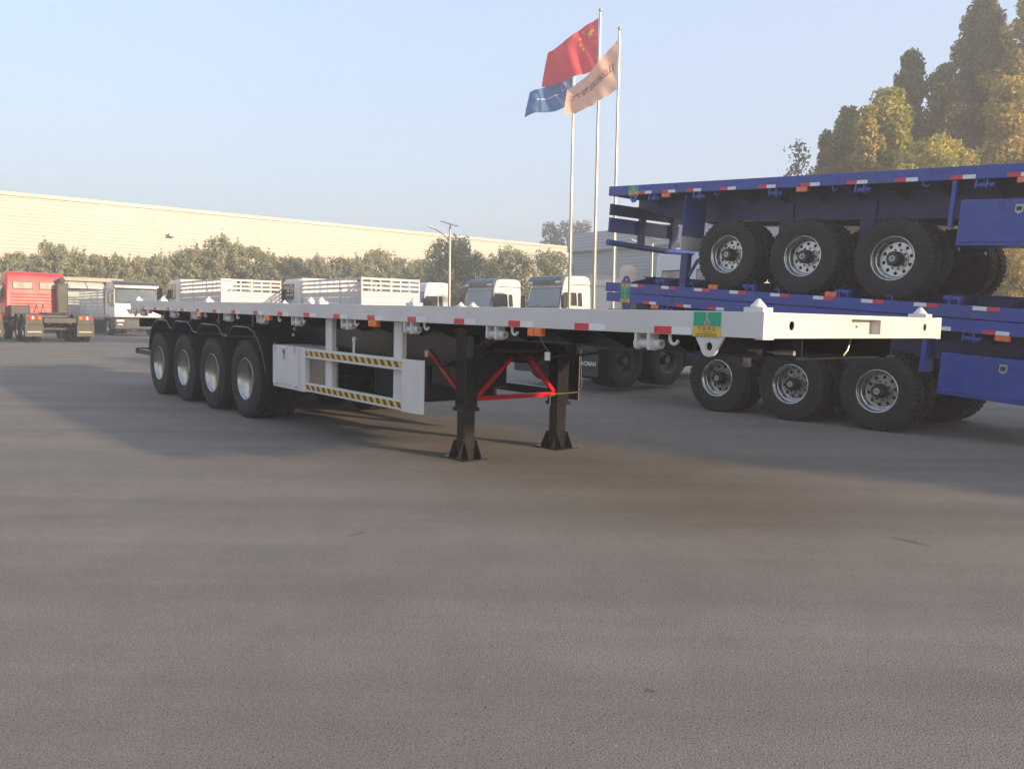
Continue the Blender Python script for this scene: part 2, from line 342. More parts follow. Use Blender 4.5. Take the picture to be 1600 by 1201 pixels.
# ------------------------------------------------------------------ wheels (axis along y, outer face towards -y)
TR = 0.545
def tyre_mesh():
    t = M()
    prof = [(0.283,-0.100),(0.292,-0.122),(0.325,-0.137),(0.40,-0.146),(0.46,-0.143),(0.500,-0.134),(0.520,-0.126),(0.530,-0.108),(0.530,-0.048),(0.545,-0.046),(0.546,-0.006),(0.531,-0.004),
            (0.531,0.004),(0.546,0.006),(0.545,0.046),(0.530,0.048),(0.530,0.108),(0.520,0.126),(0.500,0.134),(0.46,0.143),(0.40,0.146),(0.325,0.137),(0.292,0.122),(0.283,0.100)]
    t.lathe(prof, n=48, closed=True)
    t.lathe([(0.415,-0.1465),(0.419,-0.1495),(0.423,-0.1460)], n=48, closed=True); t.lathe([(0.345,-0.1395),(0.349,-0.1425),(0.353,-0.1395)], n=48, closed=True)
    n = 46
    for sgn in (-1, 1):
        for k in range(n):
            a0 = 2*math.pi*(k+(0.5 if sgn > 0 else 0))/n; da = 2*math.pi/n*0.31
            vs = []
            for (r_, y_, sk) in ((0.526,0.052,0.0),(0.545,0.052,0.0),(0.545,0.120,0.3),(0.500,0.138,0.35)):
                for s_ in (-1, 1):
                    an = a0+s_*da+sk*da; vs.append((r_*math.cos(an), sgn*y_, r_*math.sin(an)))
            t.add(vs, [(2,3,5,4),(4,5,7,6),(0,1,3,2),(0,2,4,6),(1,7,5,3),(0,6,7,1)])
    return t.mesh('tyre', TYRE, True)
def rim_mesh():
    r = M()
    r.lathe([(0.284,-0.098),(0.296,-0.128),(0.289,-0.133),(0.279,-0.128),(0.268,-0.105),(0.262,-0.098),(0.258,-0.060),(0.247,-0.052),(0.240,0.010),(0.232,0.026),(0.222,0.030)], n=40)
    r.f = [f for f in r.f if len(f) == 4]
    ns = 10
    for k in range(ns):
        a0 = 2*math.pi*k/ns
        fn = lambda u, w, t: (u*math.cos(a0+w), t, u*math.sin(a0+w))
        r.hole_plate(0.150, 0.224, -math.pi/ns, math.pi/ns, 0.188, 0, 0.024, 0.024/0.188, 0.028, 0.040, fn, n=24)
    r.lathe([(0.150,0.029),(0.146,0.010),(0.095,0.008),(0.0001,0.008)], n=32)
    return r.mesh('rim', RIM, True)
def nuts_mesh():
    r = M()
    for k in range(10):
        a0 = 2*math.pi*(k+0.5)/10; r.lathe([(0.0135,0.012),(0.0135,-0.004),(0.008,-0.010),(0.0001,-0.011)], (0.126*math.cos(a0), 0, 0.126*math.sin(a0)), n=6)
    r.f = [f for f in r.f]
    return r.mesh('wheel_nuts', HUBB)
def hub_mesh():
    h = M().lathe([(0.102,0.012),(0.100,-0.085),(0.092,-0.098),(0.088,-0.118),(0.078,-0.128),(0.0001,-0.130)], n=32)
    h.lathe([(0.236,0.066),(0.10,0.066),(0.0001,0.066)], n=24)                 # brake drum behind the hand holes
    return h.mesh('hub_cap', HUBB, True)
def emblem_mesh():
    e = M(); y = -0.1325
    for rr, th in ((0.038, 0.0036), (0.027, 0.0028)):
        e.tube([(rr*math.cos(2*math.pi*k/24), y, rr*math.sin(2*math.pi*k/24)) for k in range(25)], th, 5)
    e.tube([(0.013*math.cos(t)*(1 if t < 3.2 else -1), y, 0.009*math.sin(t)+(0.009 if t < 3.2 else -0.009)) for t in (0.3, 1.2, 2.2, 3.1, 4.0, 4.9, 5.8)], 0.0028, 5)
    return e.mesh('hub_emblem', TWHT)
ME_TYRE, ME_RIM, ME_NUT, ME_HUB, ME_EMB = tyre_mesh(), rim_mesh(), nuts_mesh(), hub_mesh(), emblem_mesh()
for _me in (ME_TYRE, ME_RIM, ME_HUB):
    try: _me.set_sharp_from_angle(angle=R(35))
    except Exception: pass
ME_RIMD = ME_RIM.copy(); ME_RIMD.materials.clear(); ME_RIMD.materials.append(mat('rim_dull', (0.10, 0.10, 0.10), 0.5, metal=0.3, vary=0.2))
def deep_rim_mesh():
    r = M()
    r.lathe([(0.284,-0.098),(0.296,-0.128),(0.289,-0.133),(0.279,-0.128),(0.266,-0.100),(0.258,-0.040),(0.250,0.000),(0.240,0.010),(0.236,0.130),(0.225,0.142),(0.16,0.140),(0.10,0.125),(0.09,0.100),(0.0001,0.098)], n=40)
    return r.mesh('rim', RIMG, True)
RIMG = mat('rim_grey_steel', (0.40, 0.39, 0.375), 0.24, metal=1.0, vary=0.12, scale=9)
ME_RIMX = deep_rim_mesh()
RIM_NOW = [ME_RIM]
def wheel(parent, x, y, z, face=-1, detail=2, scale=1.0, spin=None):
    """face=-1: outer side towards -y"""
    mt = Matrix.Translation((x, y, z)) @ Matrix.Rotation(0 if face < 0 else math.pi, 4, 'Z') @ Matrix.Rotation(random.random()*6.28 if spin is None else spin, 4, 'Y') @ Matrix.Scale(scale, 4)
    w = link('wheel', ME_TYRE, parent, mt)
    if detail >= 1: link('rim', RIM_NOW[0], w)
    if detail >= 2: link('hub_cap', ME_HUB, w); tag(link('wheel_nuts', ME_NUT, w), kind='stuff'); link('hub_emblem', ME_EMB, w)
    elif detail == 1 and RIM_NOW[0] is not ME_RIMX: link('hub_cap', ME_HUB, w)
    return w

# ------------------------------------------------------------------ flatbed trailers
ZT, HS, TW = 1.494, 0.162, 2.5
ZB = ZT-HS
def B(a0, a1, b0, b1, z0, z1, m=None): return (m or M()).box(-a1, -a0, b0, b1, z0, z1)
ME_WINCH = None
def shared_small():
    global ME_WINCH, ME_HOOK, ME_TWIST, ME_TWISTB, ME_MARK
    w = M()
    w.box(-0.125, -0.105, 0, 0.10, -0.105, 0); w.box(-0.005, 0.015, 0, 0.10, -0.115, 0)
    w.lathe([(0.033, -0.125), (0.033, 0.0)], (0, 0.05, -0.072), 14, 'x')
    w.lathe([(0.046, -0.137), (0.046, -0.120)], (0, 0.05, -0.072), 14, 'x')
    w.lathe([(0.046, 0.0), (0.046, 0.03)], (0, 0.05, -0.072), 12, 'x')
    w.lathe([(0.034, 0.03), (0.034, 0.085), (0.020, 0.085), (0.020, 0.05)], (0, 0.05, -0.072), 14, 'x')
    w.box(-0.045, -0.035, 0.035, 0.06, -0.05, -0.005)
    ME_WINCH = w
    h = M(); pts = [(-0.012, 0, 0.0), (-0.012, 0, -0.03)] + [(0.024-0.036*math.cos(t), 0, -0.03-0.036*math.sin(t)) for t in (0.4, 0.9, 1.4, 1.9, 2.4, 2.9)]
    h.tube(pts, 0.012, 8); ME_HOOK = h
    tb = M().box(-0.07, 0.07, -0.055, 0.055, 0, 0.030)
    c = M(); c.lathe([(0.050, 0.030), (0.052, 0.036), (0.012, 0.082), (0.0001, 0.085)], n=20, axis='z')
    ME_TWISTB = tb; ME_TWIST = c
    mk = M(); mk.box(-0.085, 0.085, -0.022, 0.02, -0.066, 0); mk.box(-0.074, -0.004, -0.030, -0.022, -0.058, -0.008); mk.box(0.004, 0.074, -0.030, -0.022, -0.058, -0.008); ME_MARK = mk
shared_small()
_cache = {}
def shared(key, mb, m, smooth=False):
    k = (key, m.name)
    if k not in _cache: 
        _cache[k] = mb.mesh(key, m, smooth)
        if smooth:
            try: _cache[k].set_sharp_from_angle(angle=R(40))
            except Exception: pass
    return _cache[k]
def lift_sticker(parent, a0, a1, flipped=False):
    """green and yellow lifting-point sticker with a hook sign, on the near rail between a0<a1"""
    aw = a1-a0; yb = -0.0035; mid = ZT-0.6*HS
    g = M().box(-a1, -a0, yb, -0.0005, mid, ZT-0.006).build('lifting_sticker', SGREEN, parent, label='green and yellow lifting point sticker with a red hook')
    M().box(-a1-0.002, -a0+0.002, yb, -0.0005, ZB-0.006, mid-0.0005).build('yellow_band', SYEL, g)
    cx, cz, s = -(a0+a1)/2, mid+0.045, (ZT-mid)/0.1
    k = s*0.1
    def hook(off, y0, y1):
        m = M()
        arc = [(cx+k*(0.13*math.cos(t)*1.25)+0.0, cz-k*0.22+k*0.16*math.sin(t)) for t in [R(q) for q in (170, 200, 230, 260, 290, 320, 350, 380, 410, 435)]]
        wd = [0.02, 0.05, 0.07, 0.085, 0.09, 0.09, 0.085, 0.07, 0.055, 0.045]
        vs = []; 
        for i, (x, z) in enumerate(arc):
            t = (arc[min(i+1, 9)][0]-arc[max(i-1, 0)][0], arc[min(i+1, 9)][1]-arc[max(i-1, 0)][1]); q = math.hypot(*t)
            nx, nz = -t[1]/q, t[0]/q; w = wd[i]*k*0.6+off
            vs += [(x+nx*w, y0, z+nz*w), (x-nx*w, y0, z-nz*w)]
        m.add(vs, [(2*i, 2*i+1, 2*i+3, 2*i+2) for i in range(9)])
        for (z0, z1, w) in ((-0.10, 0.10, 0.035), (0.12, 0.24, 0.028), (0.26, 0.42, 0.035)):
            ww = w*k+off; m.add([(cx-ww, y0, cz+k*z0-off), (cx+ww, y0, cz+k*z0-off), (cx+ww, y0, cz+k*z1+off), (cx-ww, y0, cz+k*z1+off)], [(0, 1, 2, 3)])
        return m
    hook(0.0028, yb-0.0006, 0).build('hook_outline', TWHT, g); hook(0.0, yb-0.0012, 0).build('hook_sign', SRED, g)
    rot = Matrix.Rotation(R(90), 4, 'X')
    for txt, sz, zz in (('吊 装 部 位', 0.030, -0.018), ('Lift here only', 0.016, -0.038)):
        link('lettering', text_mesh(txt, sz, 'lettering', SDARK), g, Matrix.Translation((cx, yb-0.0008, mid+zz)) @ rot)
    for zz in (-0.052, -0.064):                             # two lines of print too small to read
        d = M(); x = cx-aw*0.4
        while x < cx+aw*0.4:
            w = random.uniform(0.004, 0.012); d.box(x, x+w, yb-0.0008, yb, mid+zz-0.0028, mid+zz+0.0028); x += w+random.uniform(0.002, 0.004)
        d.build('small_print', SDARK, g)
def lift_eye(parent, ac, m):
    e = M(); n = 22; hw = 0.115; zc = ZB-0.068; rr = 0.062; 
    out = [(-ac-hw, ZB+0.0)]
    out = [(-ac+hw, ZB)] + [(-ac+rr*1.05*math.cos(t), zc-0.005+rr*math.sin(t)*1.0) for t in [R(q) for q in (-5, -25, -45, -65, -90, -115, -135, -155, -175)]] + [(-ac-hw, ZB)]
    # outline to hole ring
    cx, cz = -ac, zc+0.002; ring = []
    N = 28
    def hit(an):
        dx, dz = math.cos(an), math.sin(an); best = None
        for i in range(len(out)):
            x1, z1 = out[i]; x2, z2 = out[(i+1) % len(out)]; ex, ez = x2-x1, z2-z1; den = dx*ez-dz*ex
            if abs(den) < 1e-9: continue
            t = ((x1-cx)*ez-(z1-cz)*ex)/den; u = ((x1-cx)*dz-(z1-cz)*dx)/den
            if t > 0 and -1e-6 <= u <= 1+1e-6: best = t if best is None else min(best, t)
        return (cx+dx*best, cz+dz*best)
    A = [hit(2*math.pi*(k+0.25)/N) for k in range(N)]
    for cr in (out[0], out[-1]):
        i = min(range(N), key=lambda j: (A[j][0]-cr[0])**2+(A[j][1]-cr[1])**2); A[i] = cr
    C = [(cx+0.029*math.cos(2*math.pi*(k+0.25)/N), cz+0.029*math.sin(2*math.pi*(k+0.25)/N)) for k in range(N)]
    y0, y1 = 0.004, 0.026
    vs = [(x, y0, z) for x, z in A]+[(x, y0, z) for x, z in C]+[(x, y1, z) for x, z in C]+[(x, y1, z) for x, z in A]; fs = []
    for k in range(N):
        j = (k+1) % N; fs += [(k, j, N+j, N+k), (N+k, N+j, 2*N+j, 2*N+k), (2*N+k, 2*N+j, 3*N+j, 3*N+k), (3*N+k, 3*N+j, j, k)]
    e.add(vs, fs); e.build('lifting_eye', m, parent)
def trailer_common(t, P, paint, under):
    L = P['L']
    # deck, rails, beams
    B(0.064, L-0.064, 0.082, TW-0.082, ZT-0.012, ZT-0.003).build('deck_plate', paint, t)
    for y0, y1, nm in ((0, 0.08, 'near'), (TW-0.08, TW, 'far')):
        r = M(); lo = 0.06 if P.get('front') else 0.0
        if y0 == 0:
            B(lo, L, 0, 0.012, ZB, ZT, r); B(lo, L, 0.012, 0.08, ZT-0.012, ZT, r); B(lo, L, 0.012, 0.08, ZB, ZB+0.012, r)
        else:
            B(lo, L, TW-0.012, TW, ZB, ZT, r); B(lo, L, TW-0.08, TW-0.012, ZT-0.012, ZT, r); B(lo, L, TW-0.08, TW-0.012, ZB, ZB+0.012, r)
        r.build('side_rail', paint, t, bevel=0.004)
    B(L-0.06, L-0.001, 0.081, TW-0.081, ZB, ZT-0.001).build('rear_beam', paint, t, bevel=0.004)
    bb = P.get('beam_b', (0.62, 1.88)); dp = P.get('beam_depth', 0.46); st = P.get('beam_step', (3.4, 4.2))
    for b in bb:
        m = M(); prof = [(-0.1, ZT-0.16), (-(L-0.08), ZT-0.16), (-(L-0.08), ZT-0.30), (-(L-1.2), ZT-0.16-dp), (-st[1], ZT-0.16-dp), (-st[0], ZT-0.30), (-0.1, ZT-0.30)]
        m.prism(prof, b-0.006, b+0.006)
        low = prof[2:]
        for i in range(len(low)-1):
            p, q = low[i], low[i+1]; m.beam((p[0], b, p[1]), (q[0], b, q[1]), 0.13, 0.016)
        m.build('main_beam', under, t)
    x = 0.35
    while x < L-0.2:
        c = M(); B(x-0.004, x+0.004, 0.082, TW-0.082, ZB+0.013, ZT-0.013, c); B(x+0.0045, x+0.05, 0.082, TW-0.082, ZB+0.012, ZB+0.022, c)
        c.build('cross_member', under, t)
        for s, b in ((1, bb[0]), (-1, bb[1])):              # outrigger gusset below each cross member
            g = M(); g.prism([(b-s*0.01, ZB+0.012), (b-s*(bb[0]-0.10), ZB+0.012), (b-s*0.01, ZB-0.16)], -x-0.004, -x+0.004, 'yz'); g.build('outrigger', under, t)
        x += 0.62
    for a, hz in P['axles']:
        ax = M(); ax.tube([(-a, 0.30, hz), (-a, TW-0.30, hz)], 0.065, 12); ax.build('axle', under, t, smooth=True)
        for b in (bb[0]+0.06, bb[1]-0.06):
            s = M(); s.strip([(-a-0.52, hz+0.16), (-a-0.2, hz+0.09), (-a, hz+0.075), (-a+0.2, hz+0.09), (-a+0.52, hz+0.16)], b-0.04, b+0.04, 0.05); s.build('leaf_spring', under, t)
            h = M(); h.prism([(-a-0.72, ZT-0.6), (-a-0.58, ZT-0.6), (-a-0.60, hz+0.10), (-a-0.70, hz+0.10)], b-0.05, b+0.05); h.build('spring_hanger', under, t)
        w_in = P.get('wheel_in', 0.165)
        if P.get('single'):
            wheel(t, -a, w_in, hz, -1, 2); wheel(t, -a, TW-w_in, hz, 1, 1)
        else:
            wheel(t, -a, w_in, hz, -1, P.get('det', 2)); wheel(t, -a, w_in+0.335, hz, -1, 0); wheel(t, -a, TW-w_in, hz, 1, 1); wheel(t, -a, TW-w_in-0.335, hz, 1, 0)
    for (r0, rm, w1) in P['tapes']:                          # a0>a1>a2: red then white towards the front
        zt0, zt1 = P.get('tape_z', (1.336, 1.385))
        M().box(-r0, -rm, -0.0025, -0.0005, zt0, zt1).build('red_reflective_tape', TRED, t)
        M().box(-rm, -w1, -0.0025, -0.0005, zt0, zt1).build('white_reflective_tape', TWHT, t)
    for a in P['winch']: link('strap_winch', shared('strap_winch', ME_WINCH, paint, True), t, Matrix.Translation((-a, 0.006, ZB)))
    for a in P['hooks']: link('rope_hook', shared('rope_hook', ME_HOOK, paint, True), t, Matrix.Translation((-a, 0.03, ZB)))
    for a in P['amber']: link('side_marker_lamp', shared('side_marker_lamp', ME_MARK, AMBER), t, Matrix.Translation((-a, 0.025, ZB)))
    for a0 in P['stickers']: lift_sticker(t, a0, a0+0.215)
    for a0 in P['eyes']: lift_eye(t, a0, paint)
    for a, b in P.get('twist', ()):
        o = link('twist_lock', shared('twist_lock', ME_TWISTB, paint), t, Matrix.Translation((-a, b, ZT)))
        link('twist_cone', shared('twist_cone', ME_TWIST, paint), o)

def tool_box(t, a0, a1, z0, z1, paint, depth=0.45, lock=True, y0=0.01):
    b = M().box(-a1, -a0, y0, y0+depth, z0, z1).build('tool_box', paint, t, bevel=0.008)
    M().box(-a1+0.02, -a0-0.02, y0-0.012, y0-0.0005, z0+0.05, z1-0.012).build('tool_box_door', paint, b, bevel=0.004)
    if lock:
        c = -(a0+a1)/2; k = M(); k.prism([(c-0.045, z1-0.07), (c+0.045, z1-0.07), (c+0.045, z1-0.16), (c, z1-0.185), (c-0.045, z1-0.16)], y0-0.022, y0-0.0125); k.build('latch', STEEL, b, bevel=0.003)
        M().box(c-0.028, c+0.028, y0-0.027, y0-0.0225, z1-0.145, z1-0.095).build('latch_handle', HUBB, b)
    for x in (-a1+0.10, -a0-0.10):
        M().tube([(x-0.04, y0-0.016, z0+0.045), (x+0.04, y0-0.016, z0+0.045)], 0.012, 8).build('hinge', paint if paint != BLUE else BLUE, b)
    return b

# ---- the white trailer
def white_trailer():
    SL = 0.01513; L = 13.825
    t = thing('flatbed_semi_trailer', 'white four axle flatbed semi trailer with black chassis on two black landing legs', 'semi trailer', frame(0, 0, 0, SL))
    red0 = [12.33, 11.61, 10.89, 10.15, 9.41, 8.67, 7.88, 7.10, 6.34, 5.58, 4.81, 4.02, 3.23, 2.45, 1.65, 0.86, 13.05]
    tapes = [(a, a-0.155, a-0.32) for a in red0]
    axles = []
    for i in range(4):
        a = 8.265+1.31*i; x, y = W2(a, 0.2); axles.append((a, TR+ground_z(y)-SL*a))
    RIM_NOW[0] = ME_RIMX
    P = dict(L=L, front=True, det=1, axles=axles, tapes=tapes, winch=[13.08, 11.34, 10.26, 8.87, 7.66, 6.58, 5.29, 3.98, 2.64, 0.92],
             hooks=[12.8, 11.11, 9.82, 8.52, 7.12, 6.42, 5.12, 3.75, 2.42, 0.73], amber=[12.69, 10.03, 7.44, 4.71, 2.12],
             stickers=[0.31], eyes=[0.40, 13.55], twist=[(0.12, 0.12), (0.12, TW-0.12), (4.09, 0.12), (6.12, 0.12), (6.40, 0.12), (9.93, 0.12), (12.2, 0.12), (13.7, 0.12), (6.12, TW-0.12), (6.40, TW-0.12), (12.2, TW-0.12)])
    trailer_common(t, P, WHITE, BLACK)
    # front beam with two round holes and the socket recess
    f = M(); fn = lambda u, w, d: (d, u, w)
    def plate(b0, b1): f.box(-0.06, 0.0, b0, b1, ZB+0.0, ZT)
    f.hole_plate(0.0, 0.62, ZB, ZT, 0.32, 1.413, 0.030, 0.030, 0.0, -0.012, fn)
    f.box(-0.012, 0.0, 0.62, 1.07, ZB, ZT); f.box(-0.012, 0.0, 1.07, 1.49, ZB, 1.362); f.box(-0.012, 0.0, 1.07, 1.49, 1.464, ZT)
    f.box(-0.012, 0.0, 1.49, 1.92, ZB, ZT); f.hole_plate(1.92, 2.415, ZB, ZT, 2.21, 1.418, 0.028, 0.028, 0.0, -0.012, fn)
    f.box(-0.06, -0.0125, 0.0, 2.415, ZT-0.012, ZT-0.0005); f.box(-0.06, -0.0125, 0.0, 2.415, ZB, ZB+0.012)
    o = f.build('front_beam', WHITE, t, bevel=0.003)
    M().box(-0.30, -0.0, 2.415, TW+0.004, ZB-0.006, ZT+0.004).build('corner_block', WHITE, o, bevel=0.006)
    rc = M()
    rc.hole_plate(1.05, 1.51, 1.35, 1.48, 1.185, 1.414, 0.026, 0.030, -0.075, -0.085, fn); 
    rc.box(-0.075, -0.0125, 1.49, 1.50, 1.35, 1.48); rc.box(-0.075, -0.0125, 1.06, 1.07, 1.35, 1.48); rc.box(-0.075, -0.0125, 1.07, 1.49, 1.464, 1.474); rc.box(-0.075, -0.0125, 1.07, 1.49, 1.352, 1.362)
    rc.build('socket_recess', WHITE, o)
    M().box(-0.20, -0.10, 0.10, 2.40, ZB+0.013, ZT-0.013).build('front_channel', BLACK, o)
    for b in (1.115, 1.275): M().lathe([(0.008, -0.0749), (0.008, -0.068), (0.0001, -0.067)], (0, b, 1.414), 8, 'x').build('bolt', HUBB, o)
    M().box(-0.22, 0.004, -0.003, 0.0, ZB, ZT).build('corner_seam_plate', WHITE, t, bevel=0.001)
    M().box(-0.055, 0.002, 0.0, 0.12, ZB-0.008, ZB).build('front_lip', WHITE, t)
    # king pin plate under the nose
    M().box(-1.9, -0.15, 0.55, 1.95, ZT-0.315, ZT-0.303).build('king_pin_plate', BLACK, t)
    M().lathe([(0.045, -0.11), (0.036, -0.08), (0.036, -0.05), (0.045, -0.02), (0.045, 0)], (-0.95, 1.25, ZT-0.315), 16, 'z').build('king_pin', STEEL, t, True)
    # near and far side guards
    for s in (0, 1):
        def Y(y): return y if s == 0 else TW-y
        def bxx(m, a0, a1, y0, y1, z0, z1):
            ya, yb = sorted((Y(y0), Y(y1))); return m.box(-a1, -a0, ya, yb, z0, z1)
        for a0 in (5.81, 4.28):
            p = M(); bxx(p, a0, a0+0.16, 0.10, 0.16, 0.44, ZB); p.build('guard_post', WHITE if s == 0 else BLACK, t, bevel=0.004)  # far posts are black to stand for the shade on their backs
        rl = []
        for z0, z1, tz0, tz1 in ((0.838, 0.957, 0.868, 0.928), (0.432, 0.536, 0.458, 0.515)):
            p = M(); bxx(p, 4.13, 6.37, 0.035, 0.098, z0, z1); o = p.build('guard_rail', WHITE if s == 0 else BLACK, t, bevel=0.006)  # far rails carry their shade as black colour too
            q = M(); bxx(q, 4.15, 6.35, 0.032, 0.0345, tz0, tz1); q.build('hazard_stripe', HAZARD, o)
        ao = 0.0 if s == 0 else -0.24
        p = M(); arc = [(-3.815, 0.075), (-3.83, 0.060), (-3.86, 0.048), (-3.95, 0.034), (-4.16, 0.030)]
        p.strip([(x+ao, Y(y)) for x, y in arc], 0.428, 0.962, 0.004 if s == 0 else -0.004, 'xy'); p.build('guard_end_plate', WHITE, t, True)
        if s == 1: M().box(-4.38, -4.075, TW-0.075, TW-0.045, 0.43, 0.96).build('guard_shade_sheet', BLACK, t)  # black sheet painting the shade behind the far end plate
        p = M(); bxx(p, 6.37, 6.50, 0.030, 0.098, 0.418, 0.960); p.build('guard_stile', WHITE, t, bevel=0.004)
    tb = M().box(-7.30, -6.503, 0.028, 0.55, 0.420, 0.962).build('tool_box', WHITE, t, bevel=0.006)
    M().box(-7.285, -6.52, 0.016, 0.0275, 0.475, 0.950).build('tool_box_door', WHITE, tb, bevel=0.004)
    for x in (-7.21, -6.62):
        M().tube([(x-0.03, 0.014, 0.468), (x+0.03, 0.014, 0.468)], 0.014, 8).build('hinge', WHITE, tb, True)
        k = M(); k.tube([(x, 0.012, 0.985), (x, 0.008, 0.93), (x+0.01, 0.008, 0.88)], 0.006, 6); k.build('lock_pin', STEEL, tb, True)
    k = M(); k.box(-6.965, -6.905, 0.009, 0.0155, 0.845, 0.925); k.lathe([(0.026, 0.006), (0.030, 0.0155)], (-6.935, 0, 0.815), 12); k.build('latch', STEEL, tb, bevel=0.003)
    M().box(-6.955, -6.918, 0.005, 0.0085, 0.86, 0.91).build('latch_handle', HUBB, tb)
    ftb = M().box(-7.30, -6.503, TW-0.55, TW-0.03, 0.42, 0.96); ftb.build('tool_box', WHITE, t, bevel=0.006)
    # hanging latch bar on the guard
    p = M(); p.box(-5.255, -5.215, 0.07, 0.078, 0.93, 1.09); p.tube([(-5.235+0.022*math.cos(q), 0.074, 1.105+0.025*math.sin(q)) for q in [2*math.pi*k/12 for k in range(13)]], 0.011, 6); p.build('latch_bar', WHITE, t)
    # landing legs with feet
    for b in (0.607, TW-0.607):
        a = 3.84; gz = -SL*a
        o = M().box(-a-0.085, -a+0.085, b-0.085, b+0.085, 0.45, 1.26).build('landing_leg', LEGB, t, bevel=0.012)
        M().box(-a-0.10, -a+0.10, b-0.10, b+0.10, 0.435, 0.475).build('leg_collar', LEGB, o, bevel=0.006)
        M().box(-a-0.068, -a+0.068, b-0.068, b+0.068, gz+0.06, 0.50).build('inner_leg', LEGB, o, bevel=0.01)
        M().box(-a-0.19, -a+0.19, b-0.16, b+0.16, gz+0.002, gz+0.016).build('foot_plate', LEGB, o, bevel=0.004)
        for yy in (b-0.082, b+0.072):
            M().prism([(-a-0.18, gz+0.017), (-a+0.18, gz+0.017), (-a+0.09, gz+0.19), (-a-0.09, gz+0.19)], yy, yy+0.010).build('foot_gusset', LEGB, o)
        for xx in (-a-0.082, -a+0.072):
            M().prism([(b-0.155, gz+0.017), (b+0.155, gz+0.017), (b+0.08, gz+0.18), (b-0.08, gz+0.18)], xx, xx+0.010, 'yz').build('foot_gusset', LEGB, o)
        g = M().box(-a+0.086, -a+0.20, b-0.09, b+0.09, 0.98, 1.22).build('gear_box', LEGB, o, bevel=0.02)
        M().box(-a-0.13, -a+0.13, b-0.10, b+0.14, 1.245, 1.275).build('leg_bracket', mat('leg_bracket_paint', (0.16, 0.012, 0.014), 0.4), o)
    br = M(); br.beam((-3.80, 0.70, 0.56), (-3.80, 1.80, 0.56), 0.042, 0.05); br.build('cross_brace', REDP, t, bevel=0.008)
    for b0, b1 in ((0.72, 1.17), (1.78, 1.40)):
        M().beam((-3.80, b0, 0.59), (-3.80, b1, 0.98), 0.042, 0.046).build('cross_brace', REDP, t, bevel=0.008)
    for b in (0.607, TW-0.607):
        M().beam((-3.93, b, 0.60), (-4.55, b, 1.02), 0.042, 0.046).build('cross_brace', REDP, t, bevel=0.008)
    M().tube([(-3.84, 1.80, 1.05), (-3.84, 0.70, 1.05)], 0.02, 8).build('gear_shaft', LEGB, t, True)
    M().tube([(-3.80, 1.98, 1.12), (-3.78, 2.16, 1.10), (-3.76, 2.18, 0.64), (-3.74, 2.12, 0.57), (-3.70, 1.70, 0.57), (-3.72, 1.66, 0.56), (-3.72, 1.66, 0.44)], 0.008, 8).build('crank_handle', mat('dull_steel', (0.12, 0.11, 0.10), 0.45, metal=0.4), t, True)
    # mudguard with its bright trim
    mg = [(12.73, 0.60), (12.70, 0.80), (12.58, 1.00), (12.40, 1.12), (12.21, 1.165), (11.76, 1.165), (11.64, 1.11), (11.53, 1.04), (11.42, 1.04), (11.32, 1.13), (11.22, 1.165), (10.62, 1.165), (10.50, 1.10), (10.38, 1.02), (10.20, 1.01), (10.08, 1.10), (9.97, 1.155),
          (9.33, 1.15), (9.20, 1.08), (9.08, 1.01), (8.90, 1.01), (8.78, 1.10), (8.68, 1.155), (8.15, 1.155), (7.95, 1.10), (7.78, 0.98), (7.65, 0.82), (7.54, 0.60)]
    ln = [(-a, z) for a, z in mg]
    for y0, y1 in ((0.03, 0.66), (TW-0.66, TW-0.03)):
        o = M().strip(ln, y0, y1, 0.006).build('mudguard', BLACK, t, True)
        M().tube([(x, 0.03 if y0 < 1 else TW-0.03, z) for x, z in ln], 0.013, 6).build('mudguard_trim', mat('mudguard_trim', (0.05, 0.048, 0.045), 0.22), o, True)
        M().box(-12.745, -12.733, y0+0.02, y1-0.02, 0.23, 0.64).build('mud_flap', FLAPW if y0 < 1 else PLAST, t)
    for a in (12.1, 10.72, 9.45, 8.15):
        M().box(-a-0.02, -a+0.02, 0.10, 0.62, 1.17, ZB).build('mudguard_bracket', BLACK, t)
    # rear bumper and lamp board
    M().box(-13.80, -12.9, 0.10, 0.20, 0.49, 0.58).build('bumper_arm', BLACK, t); M().box(-13.83, -13.73, 0.08, TW-0.08, 0.49, 0.60).build('rear_bumper', BLACK, t, bevel=0.01)
    for b in (0.7, 1.72): M().box(-13.80, -13.74, b, b+0.08, 0.60, ZT-0.30).build('bumper_hanger', BLACK, t)
    M().box(-13.81, -13.80+0.03, 0.15, TW-0.15, 1.0, 1.16).build('tail_lamp_board', BLACK, t)
    # air tanks, valve box, spare hoses hung under the frame
    for a in (6.9, 5.35):
        k = M(); k.lathe([(0.0001, -0.40), (0.09, -0.38), (0.125, -0.33), (0.125, 0.33), (0.09, 0.38), (0.0001, 0.40)], (-a, 1.25, 0.86), 18); k.build('air_tank', BLACK, t, True)
    M().box(-5.9, -4.75, 0.72, 1.75, 0.42, 0.86).build('spare_wheel_carrier', BLACK, t, bevel=0.03)
    wheel(t, -5.3, 1.25, 0.93, -1, 0).matrix_basis = Matrix.Translation((-5.3, 1.25, 0.70)) @ Matrix.Rotation(R(90), 4, 'X')
    M().box(-4.7, -4.15, 0.75, 1.4, 0.62, 1.0).build('valve_box', BLACK, t, bevel=0.02)
    for i, (b, sag) in enumerate(((1.05, 0.10), (1.45, 0.07))):
        M().tube([(-4.3+0.3*k, b, ZT-0.42-sag*math.sin(math.pi*k/5)) for k in range(6)], 0.012, 6).build('air_hose', mat('hose_black', (0.02, 0.02, 0.022), 0.4), t, True)
